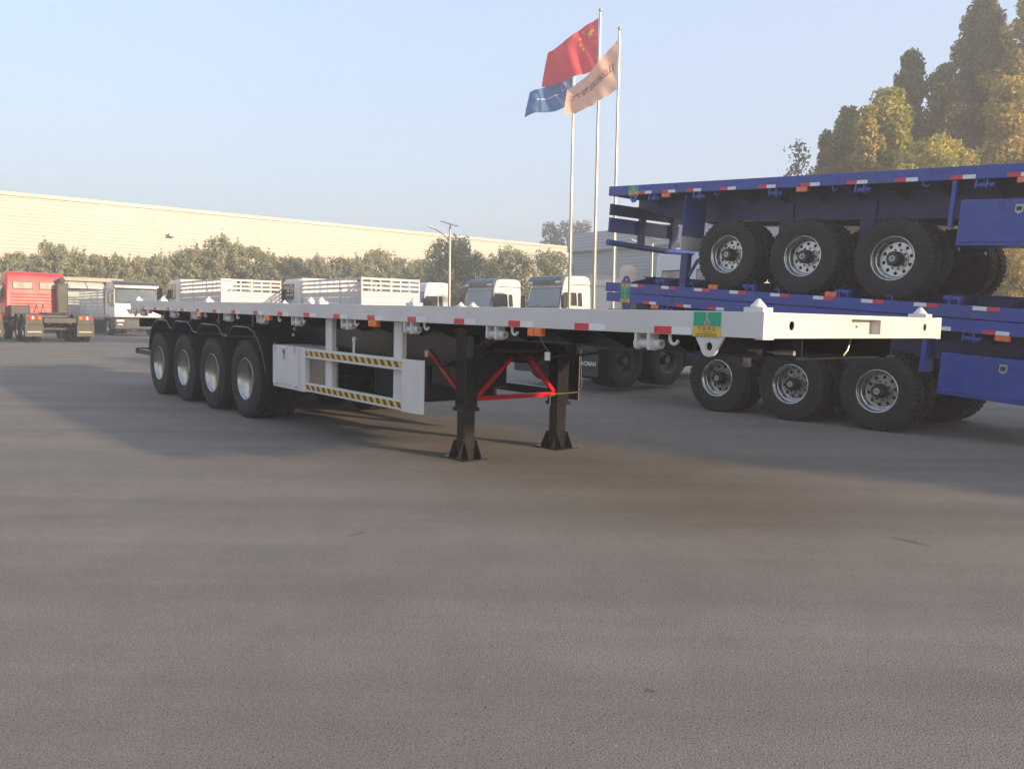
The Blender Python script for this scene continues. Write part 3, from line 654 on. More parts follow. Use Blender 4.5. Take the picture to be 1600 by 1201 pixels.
    M().tube([(-0.5, 0.6, ZB-0.02), (-0.48, 0.58, ZB-0.10), (-0.30, 0.58, ZB-0.105), (-0.24, 0.58, ZB-0.105)], 0.008, 6).build('air_line', STEEL, t, True)
    M().tube([(-0.28, 0.58, ZB-0.105), (-0.13, 0.58, ZB-0.105)], 0.018, 8).build('air_coupling', STEEL, t, True)
    M().tube([(-0.25, 1.55, ZB-0.0), (-0.25, 1.50, ZB-0.10), (-0.25, 1.44, ZB-0.14)], 0.009, 6).build('air_line', STEEL, t, True)
    k = M(); k.tube([(-2.1, 0.05, ZB-0.075), (-2.12, 0.12, ZB-0.15), (-2.15, 0.2, ZB-0.2)], 0.003, 5); k.build('tag_wire', STEEL, t); M().box(-2.20, -2.14, 0.195, 0.205, ZB-0.27, ZB-0.20).build('paper_tag', TWHT, t)
    for a, z in ((7.38, 1.16), (7.42, 1.08), (5.72, 1.10), (4.22, 1.02), (4.22, 0.99), (4.72, 1.12), (10.25, 1.2), (12.6, 1.2)):
        M().lathe([(0.02, 0.0), (0.024, 0.02), (0.012, 0.035), (0.0001, 0.036)], (-a, 0.35, z), 8).build('valve_fitting', FLAPW, t)
white_trailer(); RIM_NOW[0] = ME_RIM

# ---- blue trailers in the stack
STK_B = 6.45; STK_SL = 0.0738; BL = 13.45; A_REAR = 7.52; A_FRONT = A_REAR-BL
def blue_common(t, P, axl):
    trailer_common(t, P, BLUE, BLUED)
    B(0, 0.06, 0.081, TW-0.081, ZB, ZT-0.001).build('front_beam', BLUE, t, bevel=0.004)
    # rear lamp boards and bumper
    L = P['L']
    M().box(-L+0.02, -L+0.06, 0.03, TW-0.03, ZT-0.50, ZT-0.30).build('rear_cross_board', BLUED, t, bevel=0.006)
    M().box(-L+0.00, -L+0.04, 0.05, 2.0, ZT-0.80, ZT-0.54).build('tail_lamp_board', BLUE, t, bevel=0.006)
    for b in (0.80, 1.72): M().box(-L+0.041, -L+0.11, b, b+0.15, ZT-1.03, ZT-0.2).build('bumper_hanger', BLUED, t, bevel=0.006)
    M().tube([(-L+0.07, 0.0, ZT-0.985), (-L+0.07, 0.9, ZT-1.02), (-L+0.07, 1.6, ZT-1.04), (-L+0.07, TW-0.05, ZT-1.02)], 0.055, 12).build('rear_bumper', BLUE, t, True)
def stack():
    sl = STK_SL
    # lower trailer, upright
    z0 = 1.481+sl*(A_FRONT-0.69)-ZT
    def loc(a): return a-A_FRONT                       # stack a -> trailer a'
    def pat(reds): return [(loc(r), loc(r)-0.15, loc(r)-0.30) for r in reds]
    axl = []
    for a in (2.46, 3.77, 5.08):
        x, y = W2(a, STK_B+0.2); hz = TR+ground_z(y)-z0-sl*loc(a); axl.append((loc(a)-sl*(ZT-hz), hz))
    common = dict(L=BL, beam_b=(0.74, 1.76), beam_depth=0.40, stickers=[loc(6.95), 0.3], eyes=[loc(7.04), 0.4])
    t1 = thing('flatbed_semi_trailer', 'blue flatbed trailer standing on its wheels at the bottom of the stack', 'semi trailer', deck_frame(A_FRONT, STK_B, z0+ZT, sl), 'stacked blue flatbed trailers')
    reds = [6.64, 5.9, 5.25, 4.55, 3.85, 3.15, 2.45, 1.82, 1.15, 0.45, -0.25, -0.95, -1.65]
    P = dict(common, axles=axl, tapes=pat(reds), winch=[loc(q) for q in (6.1, 4.6, 3.1, 1.25, -0.3, -1.8)], hooks=[loc(q) for q in (5.7, 4.2, 2.7, 0.9)], amber=[loc(6.37), loc(3.7), loc(0.92), loc(-1.8)])
    blue_common(t1, P, axl)
    tool_box(t1, loc(0.12), loc(1.60), 0.53, 1.06, BLUE)
    M().box(-loc(1.86), -loc(1.80), 0.02, 0.30, 0.78, ZB).build('mudguard_post', BLUE, t1)
    for a in (4.45, 3.15): M().box(-loc(a)-0.11, -loc(a)+0.11, 0.72, 0.80, 0.70, ZB-0.2).build('suspension_plate', BLUED, t1)
    # middle trailer, upside down and end for end
    t2 = thing('flatbed_semi_trailer', 'blue flatbed trailer lying upside down in the middle of the stack', 'semi trailer', deck_frame(A_REAR, STK_B, z0+ZT+sl*BL+0.012, sl, True), 'stacked blue flatbed trailers')
    def loc2(a): return A_REAR-a
    tp = [(loc2(r), loc2(r)-0.15, loc2(r)-0.31) for r in (6.60, 5.91, 5.22, 4.53, 3.80, 3.10, 2.38, 1.67, 0.95, 0.25, -0.45, -1.15)]
    P = dict(common, stickers=[loc2(7.14), BL-0.55], eyes=[loc2(7.04), BL-0.45], beam_b=(0.95, 1.55), beam_depth=0.14, axles=[(loc2(-0.25), ZT-0.72), (loc2(-1.55), ZT-0.72), (loc2(-2.85), ZT-0.72)], single=True, wheel_in=0.80,
             tapes=tp, winch=[loc2(q) for q in (6.3, 4.55, 3.02, 1.55, 0.2)], hooks=[loc2(q) for q in (5.6, 4.0, 2.3)], amber=[loc2(5.17), loc2(3.15), loc2(0.2), loc2(-1.4)])
    trailer_common(t2, P, BLUE, BLUED)
    B(0, 0.06, 0.081, TW-0.081, ZB, ZT-0.001).build('front_beam', BLUE, t2)
    # top trailer, upright, standing on the middle one
    z3 = 3.367+sl*(A_FRONT-0.8)-ZT
    t3 = thing('flatbed_semi_trailer', 'blue flatbed trailer standing on top of the stack with its tail end in view', 'semi trailer', deck_frame(A_FRONT, STK_B, z3+ZT, sl), 'stacked blue flatbed trailers')
    hz3 = TR+0.165+ZT+z0-z3+0.02; ax3 = [(loc(a)-sl*(ZT-hz3), hz3) for a in (2.34, 3.66, 4.98)]
    reds = [6.81, 6.30, 5.77, 5.11, 4.41, 3.70, 3.0, 2.33, 1.63, 0.98, 0.3, -0.4, -1.1]
    P = dict(common, stickers=[loc(6.82), 0.3], eyes=[loc(6.92), 0.4], axles=ax3, tapes=pat(reds), winch=[loc(q) for q in (6.45, 5.5, 4.1, 2.75, 1.2, -0.4)], hooks=[loc(q) for q in (5.2, 3.2, 1.95)], amber=[loc(6.2), loc(3.68), loc(0.78), loc(-1.8)])
    blue_common(t3, P, ax3)
    tool_box(t3, loc(0.12), loc(1.47), 0.525, 1.085, BLUE, y0=0.015, depth=0.40)
    M().box(-loc(1.60), -loc(1.55), 0.02, 0.10, 0.75, ZB).build('mudguard_post', BLUE, t3)
    M().box(-loc(5.80), -loc(5.79), 0.02, 0.60, ZT-0.86, ZT-0.22).build('mud_flap_bracket', BLUE, t3, bevel=0.003)
    M().box(-loc(5.815), -loc(5.805), 0.02, 0.62, ZT-1.10, ZT-0.80).build('mud_flap', FLAPW, t3)
    for a in (4.32, 3.0): M().box(-loc(a)-0.11, -loc(a)+0.11, 0.70, 0.735, 0.62, ZB-0.14).build('suspension_plate', BLUED, t3)
    # prop between the middle and the top trailer
    p = thing('steel_post', 'dark blue steel post with diagonal strut on the upturned trailer below the pale mud flap', 'post', frame(5.86, STK_B+0.08, ZT+z0+sl*(5.86-A_FRONT)+0.17, sl))
    M().box(-0.06, 0.08, 0.0, 0.12, 0, 0.56).build('post', BLUED, p, bevel=0.008); M().beam((0.08, 0.05, 0.16), (0.26, 0.05, 0.46), 0.04, 0.04).build('strut', BLUED, p)
stack()
# unseen containers added beyond the right edge to throw shade across the yard
def container(a0, b0, z, lab, paint):
    t = thing('added_shade_container', lab, 'container', frame(a0, b0, z), 'unseen containers added to shade the yard')
    L, Wd, H = 12.19, 2.44, 2.59
    for y, nm in ((0.04, 'side_wall'), (Wd-0.04, 'side_wall')):
        m = M(); k = 0; pts = []
        x = -L+0.15
        while x < -0.15:
            pts += [(x, y-0.02), (x+0.07, y-0.02), (x+0.11, y+0.02), (x+0.20, y+0.02)]; x += 0.28
        m.strip(pts, 0.15, H-0.1, 0.003, 'xy'); m.build(nm, paint, t)
    M().box(-L, 0, 0, Wd, H-0.10, H).build('roof', paint, t); M().box(-L, 0, 0, Wd, 0, 0.15).build('base_frame', paint, t)
    for x in (-L, -0.16):
        for y in (0, Wd-0.16): M().box(x, x+0.16, y, y+0.16, 0.15, H-0.10).build('corner_post', paint, t)
    M().box(-L+0.16, -L+0.2, 0.16, Wd-0.16, 0.15, H-0.10).build('end_wall', paint, t)
    for y in (0.17, Wd/2+0.01): M().box(-0.06, -0.02, y, y+Wd/2-0.18, 0.15, H-0.10).build('door', paint, t)
CONT = mat('container_paint', (0.10, 0.13, 0.22), 0.5, vary=0.1, scale=1.0)
container(-7.6-12.19, 6.7, 0.0, 'lone blue grey container added unseen beyond the right edge to shade the yard', CONT)
for bb_, nm in ((9.35, 'second row'), (12.0, 'third row'), (14.65, 'fourth row')):
    for lv in (0, 1): container(-6.6-12.19, bb_, lv*2.595, ('lower' if lv == 0 else 'upper')+' blue grey container added to shade the yard, in the '+nm+' unseen beyond the right edge', CONT)

# ------------------------------------------------------------------ trucks (local x forward, y left, origin on the ground under the cab front)
def side_poly(parent, poly, y, m, name, th=0.006):
    s = 1 if y > 0 else -1
    return M().prism(poly, y+s*0.001, y+s*(0.001+th)).build(name, m, parent)
def truck(label, cat, mtx, paint, group=None, frame_m=None, visor=True, rear='plain', length=6.8, body=None, wheelx=None, flaps=None, hi=0.0, stack_pipe=False, curtain=False, windows_rear=False, name='truck'):
    t = thing(name, label, cat, mtx, group); fm = frame_m or PLAST
    HW = 1.22; zr = 2.98+hi
    prof = [(-2.05, 0.98), (-2.05, zr-0.22), (-1.95, zr-0.03), (-1.7, zr+0.02), (-0.62, zr), (-0.42, zr-0.08), (-0.30, 2.62+hi*0.5), (-0.05, 1.78), (0.0, 1.55), (0.0, 1.02), (-0.9, 0.98)]
    cab = M(); n = len(prof)
    ins = [0.03 if z > 2.55 else 0.0 for x, z in prof]
    vs = [(x, -HW+0.10*max(0, (z-1.75))/1.2, z) for x, z in prof]+[(x, HW-0.10*max(0, (z-1.75))/1.2, z) for x, z in prof]
    cab.add(vs, [list(range(n))[::-1], list(range(n, 2*n))]+[(i, (i+1) % n, n+(i+1) % n, n+i) for i in range(n)])
    c = cab.build('cab', paint, t, smooth=True, bevel=0.06)
    # windscreen
    A0, B0 = (-0.285, 2.56+hi*0.4), (-0.062, 1.83)
    dx, dz = A0[0]-B0[0], A0[1]-B0[1]; q = math.hypot(dx, dz); nx, nz = dz/q*0.022, -dx/q*0.022
    def scr(o, w0, w1, m, nm, e):
        M().add([(B0[0]+nx*e-dx*o, -w0, B0[1]+nz*e-dz*o), (B0[0]+nx*e-dx*o, w0, B0[1]+nz*e-dz*o), (A0[0]+nx*e+dx*o, w1, A0[1]+nz*e+dz*o), (A0[0]+nx*e+dx*o, -w1, A0[1]+nz*e+dz*o),
                 (B0[0]-0.05, -w0, B0[1]), (B0[0]-0.05, w0, B0[1]), (A0[0]-0.05, w1, A0[1]), (A0[0]-0.05, -w1, A0[1])],
                [(0,1,2,3), (7,6,5,4), (0,4,5,1), (1,5,6,2), (2,6,7,3), (3,7,4,0)]).build(nm, m, c)
    scr(0.05, 1.13, 1.06, HUBB, 'windscreen_seal', 0.9); scr(0.0, 1.08, 1.01, GLASS, 'windscreen', 1.25)
    for k in (-0.55, 0.35):
        M().tube([(0.0, k-0.15, 1.80), (-0.075, k+0.35, 1.97)], 0.012, 5).build('wiper', HUBB, c)
    if visor:
        v = M(); pf = [(-0.66, zr+0.05), (-0.30, zr-0.02), (-0.12, zr-0.20), (-0.10, zr-0.37), (-0.24, zr-0.37), (-0.42, zr-0.08), (-0.66, zr+0.0)]
        v.prism(pf, -1.16, 1.16); v.build('sun_visor', VISOR, c, bevel=0.02)
        for yy in (-0.95, 0.95): M().box(-0.102, -0.094, yy-0.17, yy+0.17, zr-0.35, zr-0.25).build('corner_lamp', LENSW, c)
    # doors and windows both sides
    for s in (-1, 1):
        def yy(z): return s*(HW-0.10*max(0, (z-1.75))/1.2+0.004)
        def pane(poly, nm, m, off=0.0):
            P0 = [(x, yy(z)+s*off, z) for x, z in poly]; P1 = [(x, yy(z)-s*0.03, z) for x, z in poly]; k = len(poly)
            return M().add(P0+P1, [list(range(k)), list(range(k, 2*k))[::-1]]+[(i, (i+1) % k, k+(i+1) % k, k+i) for i in range(k)]).build(nm, m, c)
        pane([(-0.30, 2.50), (-1.10, 2.50), (-1.12, 1.90), (-0.62, 1.90), (-0.26, 1.66), (-0.14, 1.74)], 'door_window_seal', HUBB, 0.001)
        pane([(-0.34, 2.46), (-1.07, 2.46), (-1.08, 1.94), (-0.62, 1.94), (-0.27, 1.71), (-0.19, 1.78)], 'door_window', GLASSD if not curtain else CURT, 0.004)
        pane([(-1.20, 2.50), (-1.44, 2.50), (-1.46, 1.88), (-1.22, 1.88)], 'quarter_window_seal', HUBB, 0.001); pane([(-1.225, 2.47), (-1.415, 2.47), (-1.43, 1.91), (-1.245, 1.91)], 'quarter_window', GLASSD, 0.004)
        pane([(-0.14, 1.58), (-1.14, 1.88), (-1.16, 1.885), (-1.16, 1.87), (-1.14, 1.865), (-0.14, 1.565)], 'door_crease', paint, 0.002) if False else None
        M().box(-1.155, -1.148, min(yy(1.5), yy(1.5)+s*0.003), max(yy(1.5), yy(1.5)+s*0.003), 1.05, 1.84).build('door_gap', HUBB, c)
        M().box(-1.08, -0.96, min(yy(1.5), yy(1.5)+s*0.03), max(yy(1.5), yy(1.5)+s*0.03), 1.62, 1.66).build('door_handle', HUBB, c, bevel=0.005)
        M().strip([(-2.02, zr-0.40), (-0.55, zr-0.40)], *sorted((yy(zr-0.4)+s*0.001, yy(zr-0.4)+s*0.012)), 0.025).build('roof_gutter', HUBB if visor else paint, c)
        m = M(); m.box(-0.10, 0.02, *sorted((s*1.30, s*1.52)), 1.78, 2.36); m.build('mirror', HUBB, c, bevel=0.03)
        M().tube([(-0.14, s*1.16, 2.45), (-0.02, s*1.42, 2.42), (-0.03, s*1.42, 1.74), (-0.10, s*1.2, 1.70)], 0.018, 6).build('mirror_arm', HUBB, c, True)
        M().box(-0.22, 0.05, *sorted((s*1.18, s*1.36)), 1.62, 1.70).build('kerb_mirror', HUBB, c, bevel=0.02)
        fd = M(); arc = [(-1.45+0.62*math.cos(R(k)), 0.54+0.62*math.sin(R(k))) for k in range(8, 173, 15)]; fd.strip(arc, *sorted((s*0.80, s*1.23)), 0.03); fd.build('front_wing', PLAST if frame_m is None else fm, c)
        for k in range(2): M().box(-0.72+0.02*k, -0.30, *sorted((s*0.85, s*1.20)), 0.42+0.28*k, 0.47+0.28*k).build('step', PLAST, c)
    # front face: grille, bumper, head lamps
    M().add([(0.012, -0.62, 1.50), (0.012, 0.62, 1.50), (0.012, 0.46, 1.22), (0.012, -0.46, 1.22), (-0.02, -0.62, 1.50), (-0.02, 0.62, 1.50), (-0.02, 0.46, 1.22), (-0.02, -0.46, 1.22)], [(0,1,2,3), (7,6,5,4), (0,4,5,1), (1,5,6,2), (2,6,7,3), (3,7,4,0)]).build('grille', PLAST, c)
    for k in range(3): M().box(0.012, 0.028, -0.56+0.05*k, 0.56-0.05*k, 1.44-0.08*k, 1.47-0.08*k).build('grille_bar', VISOR, c)
    bmp = M().box(-0.75, 0.06, -1.22, 1.22, 0.36, 0.97).build('bumper', PLAST, t, bevel=0.05)
    for k in range(4): M().box(0.061, 0.075, -0.58, 0.58, 0.52+0.09*k, 0.56+0.09*k).build('bumper_slat', VISOR, bmp)
    for s in (-1, 1):
        M().box(0.02, 0.075, *sorted((s*0.72, s*1.12)), 0.78, 0.90).build('head_lamp', LENSW, bmp, bevel=0.02); M().box(0.02, 0.07, *sorted((s*0.78, s*1.06)), 0.60, 0.68).build('fog_lamp', LENSW, bmp, bevel=0.02)
    # back wall of the cab
    if windows_rear:
        for yc in (0.52, -0.52):
            M().box(-2.078, -2.05, yc-0.40, yc+0.40, 2.22, 2.56).build('rear_window_seal', HUBB, c); M().box(-2.09, -2.0785, yc-0.37, yc+0.37, 2.25, 2.53).build('rear_window', CURT, c)
        for k in range(5): M().box(-2.085, -2.05, -1.0, 1.0, 1.42+0.14*k, 1.48+0.14*k).build('pressed_rib', paint, c, bevel=0.012)
    # frame, wheels
    X1 = -length
    for s in (-1, 1): M().box(X1, -0.2, *sorted((s*0.36, s*0.44)), 0.72, 0.98).build('frame_rail', fm, t)
    k = -2.4
    while k > X1: M().box(k-0.05, k+0.05, -0.359, 0.359, 0.78, 0.92).build('frame_cross_member', fm, t); k -= 0.9
    for x in (wheelx or (-1.45, X1+0.8)):
        sc = 0.97; fr = x > -2.2
        M().tube([(x, -0.9, 0.53), (x, 0.9, 0.53)], 0.07, 10).build('axle', fm, t, True)
        for s in (-1, 1):
            wheel(t, x, s*1.06, TR*sc, s, 1, sc)
            if not fr: wheel(t, x, s*0.72, TR*sc, s, 0, sc)
    if body == 'stake':
        b0, b1 = -2.25, X1-0.1; H = 1.12
        M().box(b1, b0, -1.2, 1.2, H-0.12, H).build('load_floor', GREYP, t)
        zt, zl = 2.60, 2.12
        def wall(p, q, nrm):
            p, q = Vector((*p, 0)), Vector((*q, 0)); d = q-p; L = d.length; d.normalize(); w = Vector((nrm[0], nrm[1], 0))
            def bar(u0, u1, z0, z1, th, nm, off=0.0):
                c0 = p+d*u0+w*off; c1 = p+d*u1+w*off; m = M()
                vs = [c0-w*th, c1-w*th, c1, c0]; m.add([(v.x, v.y, z0) for v in vs]+[(v.x, v.y, z1) for v in vs], [(3,2,1,0),(4,5,6,7),(0,1,5,4),(1,2,6,5),(2,3,7,6),(3,0,4,7)])
                m.build(nm, GREYP, t)
            nb = max(2, round(L/1.6))
            for i in range(nb):
                u0, u1 = L*i/nb+0.045, L*(i+1)/nb-0.045
                for j in range(5): bar(u0, u1, H+0.20*j, H+0.20*j+0.188, 0.04, 'side_board')
                for z in (2.20, 2.355, 2.51): bar(u0, u1, z, z+0.075, 0.03, 'stake_rail')
                for u in np.linspace(u0, u1, 4)[1:-1]: bar(u-0.025, u+0.025, zl+0.0, zt-0.02, 0.02, 'stake_bar', -0.032)
            for i in range(nb+1): bar(max(0, L*i/nb-0.04), min(L, L*i/nb+0.04), H-0.1, zt, 0.06, 'stake_post', 0.012)
        wall((b0, 1.2), (b1, 1.2), (0, 1)); wall((b1, -1.2), (b0, -1.2), (0, -1)); wall((b1, 1.2), (b1, -1.2), (-1, 0))
        M().box(b0-0.04, b0, -1.2, 1.2, H, zt+0.1).build('head_board', GREYP, t)
        k = b0-0.5
        for s in (-1, 1):
            for k in np.arange(b0-0.4, b1, -0.7): M().box(k-0.05, k+0.05, *sorted((s*1.10, s*1.22)), H-0.25, H-0.121).build('tie_bracket', GREYP, t)
    if rear == 'tractor':
        p = M(); p.lathe([(0.46, 1.10), (0.48, 1.16), (0.48, 1.19), (0.20, 1.19), (0.10, 1.15), (0.0001, 1.15)], (X1+1.45, 0, 0), 24, 'z'); p.build('fifth_wheel', PLAST, t, True)
        M().box(X1+0.9, X1+2.0, -0.5, 0.5, 0.985, 1.10).build('fifth_wheel_base', PLAST, t, bevel=0.02)
        wx = [x for x in wheelx if x < -2.2]
        for s in (-1, 1):
            for x in wx:
                arc = [(x+0.62*math.cos(R(k)), 0.56+0.60*math.sin(R(k))) for k in range(15, 171, 13)]
                M().strip(arc, *sorted((s*0.58, s*1.22)), 0.025).build('rear_wing', flaps['wing'], t)
            xf = X1-0.02
            M().box(xf-0.10, xf, *sorted((s*0.62, s*1.22)), 0.72, 1.12).build('lamp_panel', flaps['m'], t, bevel=0.01)
            for j, (m_, w) in enumerate(((AMBER, 0.11), (LENSR, 0.13), (LENSW, 0.08), (LENSR, 0.14))):
                y0 = s*0.68+s*(0, 0.115, 0.25, 0.335)[j]; M().box(xf-0.125, xf-0.1005, *sorted((y0, y0+s*w)), 0.92, 1.04).build('tail_lamp', m_, t)
            f = M().box(xf-0.06, xf-0.045, *sorted((s*0.60, s*1.24)), 0.24, 0.72).build('mud_flap', flaps['m'], t)
            if flaps.get('text'):
                mt = Matrix(((0, 0, -1, xf-0.0625), (-1, 0, 0, s*0.92), (0, 1, 0, 0.48), (0, 0, 0, 1)))
                link('lettering', text_mesh(flaps['text'], 0.115, 'lettering', TWHT, bold=0.004), f, mt)
            else:
                g = M(); y = 0.68
                while y < 1.14: w = random.uniform(0.03, 0.06); g.box(xf-0.064, xf-0.0605, *sorted((s*y, s*(y+w))), 0.40, 0.45); y += w+0.012
                g.build('flap_marking', CREAM, f)
        M().box(X1-0.1, X1+0.05, -0.58, 0.58, 0.78, 0.98).build('rear_cross_beam', fm, t, bevel=0.01)
        for s in (-1, 1): M().lathe([(0.0001, -0.55), (0.27, -0.54), (0.30, -0.50), (0.30, 0.50), (0.27, 0.54), (0.0001, 0.55)], (-3.1, s*0.86, 0.66), 20, 'x').build('fuel_tank', fm if fm != PLAST else STEEL, t, True)
        for s in (-0.25, 0.0, 0.3): M().tube([(-2.06, s, 1.6), (-2.5, s*1.1, 1.15), (-3.2, s*0.8, 1.1), (-3.7, s*0.5, 1.12)], 0.018, 6).build('air_hose', mat('hose_grey', (0.2, 0.19, 0.18), 0.5), t, True)
        M().box(-2.7, -2.15, 0.35, 1.1, 0.98, 1.5).build('battery_box', PLAST, t, bevel=0.03)
    if stack_pipe:
        b = M().box(-2.55, -2.15, -1.18, -0.72, 1.15, 2.52).build('air_intake', FLAPD, t, bevel=0.06)
        M().lathe([(0.13, 2.52), (0.15, 2.60), (0.15, 2.72), (0.05, 2.78), (0.0001, 2.78)], (-2.35, -0.95, 0), 16, 'z').build('intake_cap', FLAPD, b, True)
    return t

# white cab trucks facing left, side by side behind the trailer
def ab_of(X, Y): dx, dy = X-OX, Y-OY; return (-SA*dx+CA*dy, CA*dx+SA*dy)
_x0, _y0 = 2.097, 37.1                                    # near front corner of the nearest one
for k, lab in ((0.0, 'white cab truck with dark sun visor behind the flagpoles, nearest of the three cabs'), (5.04, 'white cab truck with dark sun visor, middle of the three cabs'), (11.3, 'white cab truck without sun visor, farthest of the three cabs')):
    a, b = ab_of(_x0-SA*k, _y0+CA*k)
    truck(lab, 'truck', yard(a+1.22, b, '-b'), OFFW, 'white cab trucks in a row', visor=k < 10, length=7.2, hi=0.28)
# stake trucks seen from behind, facing away to the left
for (X, Y, lab) in ((-5.31, 28.56, 'white stake bed truck seen from behind over the middle of the trailer deck'), (-11.14, 31.2, 'white stake bed truck seen from behind, left of the other, tailgate in warm sun')):
    a, b = ab_of(X, Y)
    truck(lab, 'truck', yard(a+6.95, b+1.22, '+a'), OFFW, 'stake bed trucks', visor=False, length=6.85, body='stake', hi=-0.30)
# stake truck facing the camera
a, b = ab_of(-21.6, 44.3)
truck('white stake bed truck with dark visor facing the camera beside the red tractor', 'truck', yard(a, b+1.22, '-a'), OFFW, 'stake bed trucks', visor=True, length=8.0, body='stake')
# red tractors from behind
RT = dict(m=FLAPD, wing=FLAPD)
a, b = ab_of(-19.07, 32.0)
r1 = truck('red tractor unit seen from behind with olive mud flaps and a tall air intake', 'tractor unit', yard(a+7.0, b+1.22, '+a'), RED, 'red tractor units', frame_m=FLAPD, visor=False, rear='tractor', length=6.85, wheelx=(-1.45, -4.75, -6.1), flaps=RT, stack_pipe=True, windows_rear=True, name='tractor_unit')
r2 = copy_tree(r1); r2.matrix_basis = yard(a+7.0+0.4, b+1.22-3.15, '+a'); r2['label'] = 'red tractor unit cut off by the left edge of the picture'
# blue framed tractor behind the trailer nose
RIM_NOW[0] = ME_RIMD
a, b = ab_of(2.16, 16.2)
truck('tractor unit with white cab and blue wings, seen from behind under the white trailer', 'tractor unit', yard(a+1.22-0.15, b-0.75+6.35, '+b'), OFFW, None, frame_m=BLUED, visor=False, rear='tractor', length=6.35, wheelx=(-1.45, -4.30, -5.60), flaps=dict(m=PLAST, wing=BLUED, text='SHACMAN'), curtain=True, windows_rear=True, hi=0.12, name='tractor_unit')

# ------------------------------------------------------------------ buildings
def wall_frame(a, b, z, axis):
    x, y = W2(a, b); d = (CA, SA) if axis == 'b' else (-SA, CA); nn = (SA, -CA) if axis == 'b' else (-CA, -SA)
    # local x along wall, local y outwards (towards viewer), z up
    return Matrix(((d[0], nn[0], 0, x), (d[1], nn[1], 0, y), (0, 0, 1, z), (0, 0, 0, 1)))
def corrugated(L, z0, z1, pitch, depth, m, nm, parent, y=0.0, x0=0.0):
    prof = []; z = z0
    while z < z1-1e-6:
        prof += [(y, z), (y+depth, z+pitch*0.12), (y+depth, min(z1, z+pitch*0.80)), (y, min(z1, z+pitch*0.92))]; z += pitch
    prof.append((y, z1)); k = len(prof)
    M().add([(x0, p, q) for p, q in prof]+[(x0+L, p, q) for p, q in prof], [(i, i+1, k+i+1, k+i) for i in range(k-1)]).build(nm, m, parent)
def buildings():
    zg = 0.297
    h = thing('factory_hall', 'long cream sheet metal factory hall lit by the low sun', 'building', wall_frame(62, -52, zg, 'b'))
    Lb = 52+62; HT = 9.35
    xs = [0, Lb*0.25, Lb*0.5, Lb*0.75, Lb]
    for i in range(4): corrugated(xs[i+1]-xs[i], 0.3, HT-0.25, 0.24, 0.022, HANG, 'wall_cladding', h, 0, xs[i])
    M().box(0, Lb, -0.3, 0.12, 0, 0.3).build('plinth', CONC, h); M().box(-0.1, Lb, -0.4, 0.14, HT-0.25, HT).build('parapet_trim', HANG, h)
    M().box(0, Lb, -30, -0.4, HT-0.35, HT-0.15).build('roof', HALL, h); M().box(-0.1, 0, -30, 0, 0, HT-0.25).build('end_wall', HANG, h)
    def flood(x, z, lab):
        f = thing('wall_lamp', lab, 'lamp', wall_frame(62, -52, zg, 'b') @ Matrix.Translation((x, 0.05, z)))
        M().box(-0.03, 0.03, 0, 0.3, 0.08, 0.12).build('bracket', STEEL, f); M().box(-0.24, 0.24, 0.16, 0.40, -0.18, 0.08).build('lamp_housing', VISOR, f, bevel=0.06); M().box(-0.19, 0.19, 0.401, 0.41, -0.14, 0.05).build('lamp_glass', LENSW, f)
    for px, py, lab in ((268, 367, 'dark flood lamp on the cream hall wall above the stake trucks'), (828, 410, 'grey flood lamp on the far end of the cream hall wall')):
        t = (px-800)/1274.6
        # where the pixel's bearing meets the wall plane a = 51.8
        Y = (62.0 - SA*OX + CA*OY) / (CA - SA*t); X = t*Y; bb = ab_of(X, Y)[1]
        z = pix(px, py, Y)[1]-zg
        flood(bb+52, z, lab)
    # shaded hall on the right, running towards the camera
    g = thing('workshop_hall', 'blue grey corrugated workshop hall in shade behind the flagpoles', 'building', wall_frame(46.2, 42.8, zg, 'a') @ Matrix.Rotation(0, 4, 'Z'))
    Lh = 34
    gx = lambda m: m
    corrugated(Lh, 0.0, 6.85, 0.26, 0.05, HALL, 'wall_cladding', g, 0, -Lh)
    corrugated(Lh+0.3, 6.9, 8.2, 0.26, 0.05, HALL, 'fascia_cladding', g, 0.5, -Lh-0.1)
    M().box(-Lh-0.1, 0.25, -0.3, 0.5, 6.86, 6.9).build('fascia_soffit', HALL, g); M().box(-Lh-0.1, 0.25, -24, 0.56, 8.2, 8.32).build('roof', HALL, g)
    M().box(0.0, 0.18, -24, 0.03, 0, 8.2).build('corner_wall', HANG, g)
    M().box(-13.0, -9.0, 0.02, 0.07, 0, 4.6).build('roller_door', SHEDW, g); M().box(-24.0, -20.0, 0.02, 0.07, 0, 4.6).build('roller_door', SHEDW, g)
    # low shed at the left with a concrete coping
    sA = 54.5
    s = thing('low_shed', 'long low grey shed with pale roof strip behind the red tractor', 'shed', wall_frame(sA, -34, zg, 'b'))
    Ls = 34+10
    corrugated(Ls, 0.8, 2.82, 0.22, 0.03, SHEDW, 'wall_cladding', s); M().box(0, Ls, -3, 0.06, 0, 0.8).build('plinth', BLACK, s)
    M().box(-0.2, Ls+0.2, -3.2, 0.30, 3.24, 3.48).build('coping', CONC, s, bevel=0.03)
    for i in range(int(Ls/1.05)):
        M().add([(i*1.05, 0.05, 3.20), (i*1.05+1.0, 0.05, 3.20), (i*1.05+1.0, 0.75, 2.82), (i*1.05, 0.75, 2.82), (i*1.05, 0.05, 3.16), (i*1.05+1.0, 0.05, 3.16), (i*1.05+1.0, 0.75, 2.78), (i*1.05, 0.75, 2.78)],
                [(0,3,2,1),(4,5,6,7),(0,1,5,4),(1,2,6,5),(2,3,7,6),(3,0,4,7)]).build('roof_sheet', mat('pale_roof_sheet', (0.6, 0.58, 0.54), 0.5), s)
    # site cabin with water tank behind the third cab
    x, y = W2(0, 0)
    def at_px(px, Y): return ((px-800)/1274.6*Y, Y)
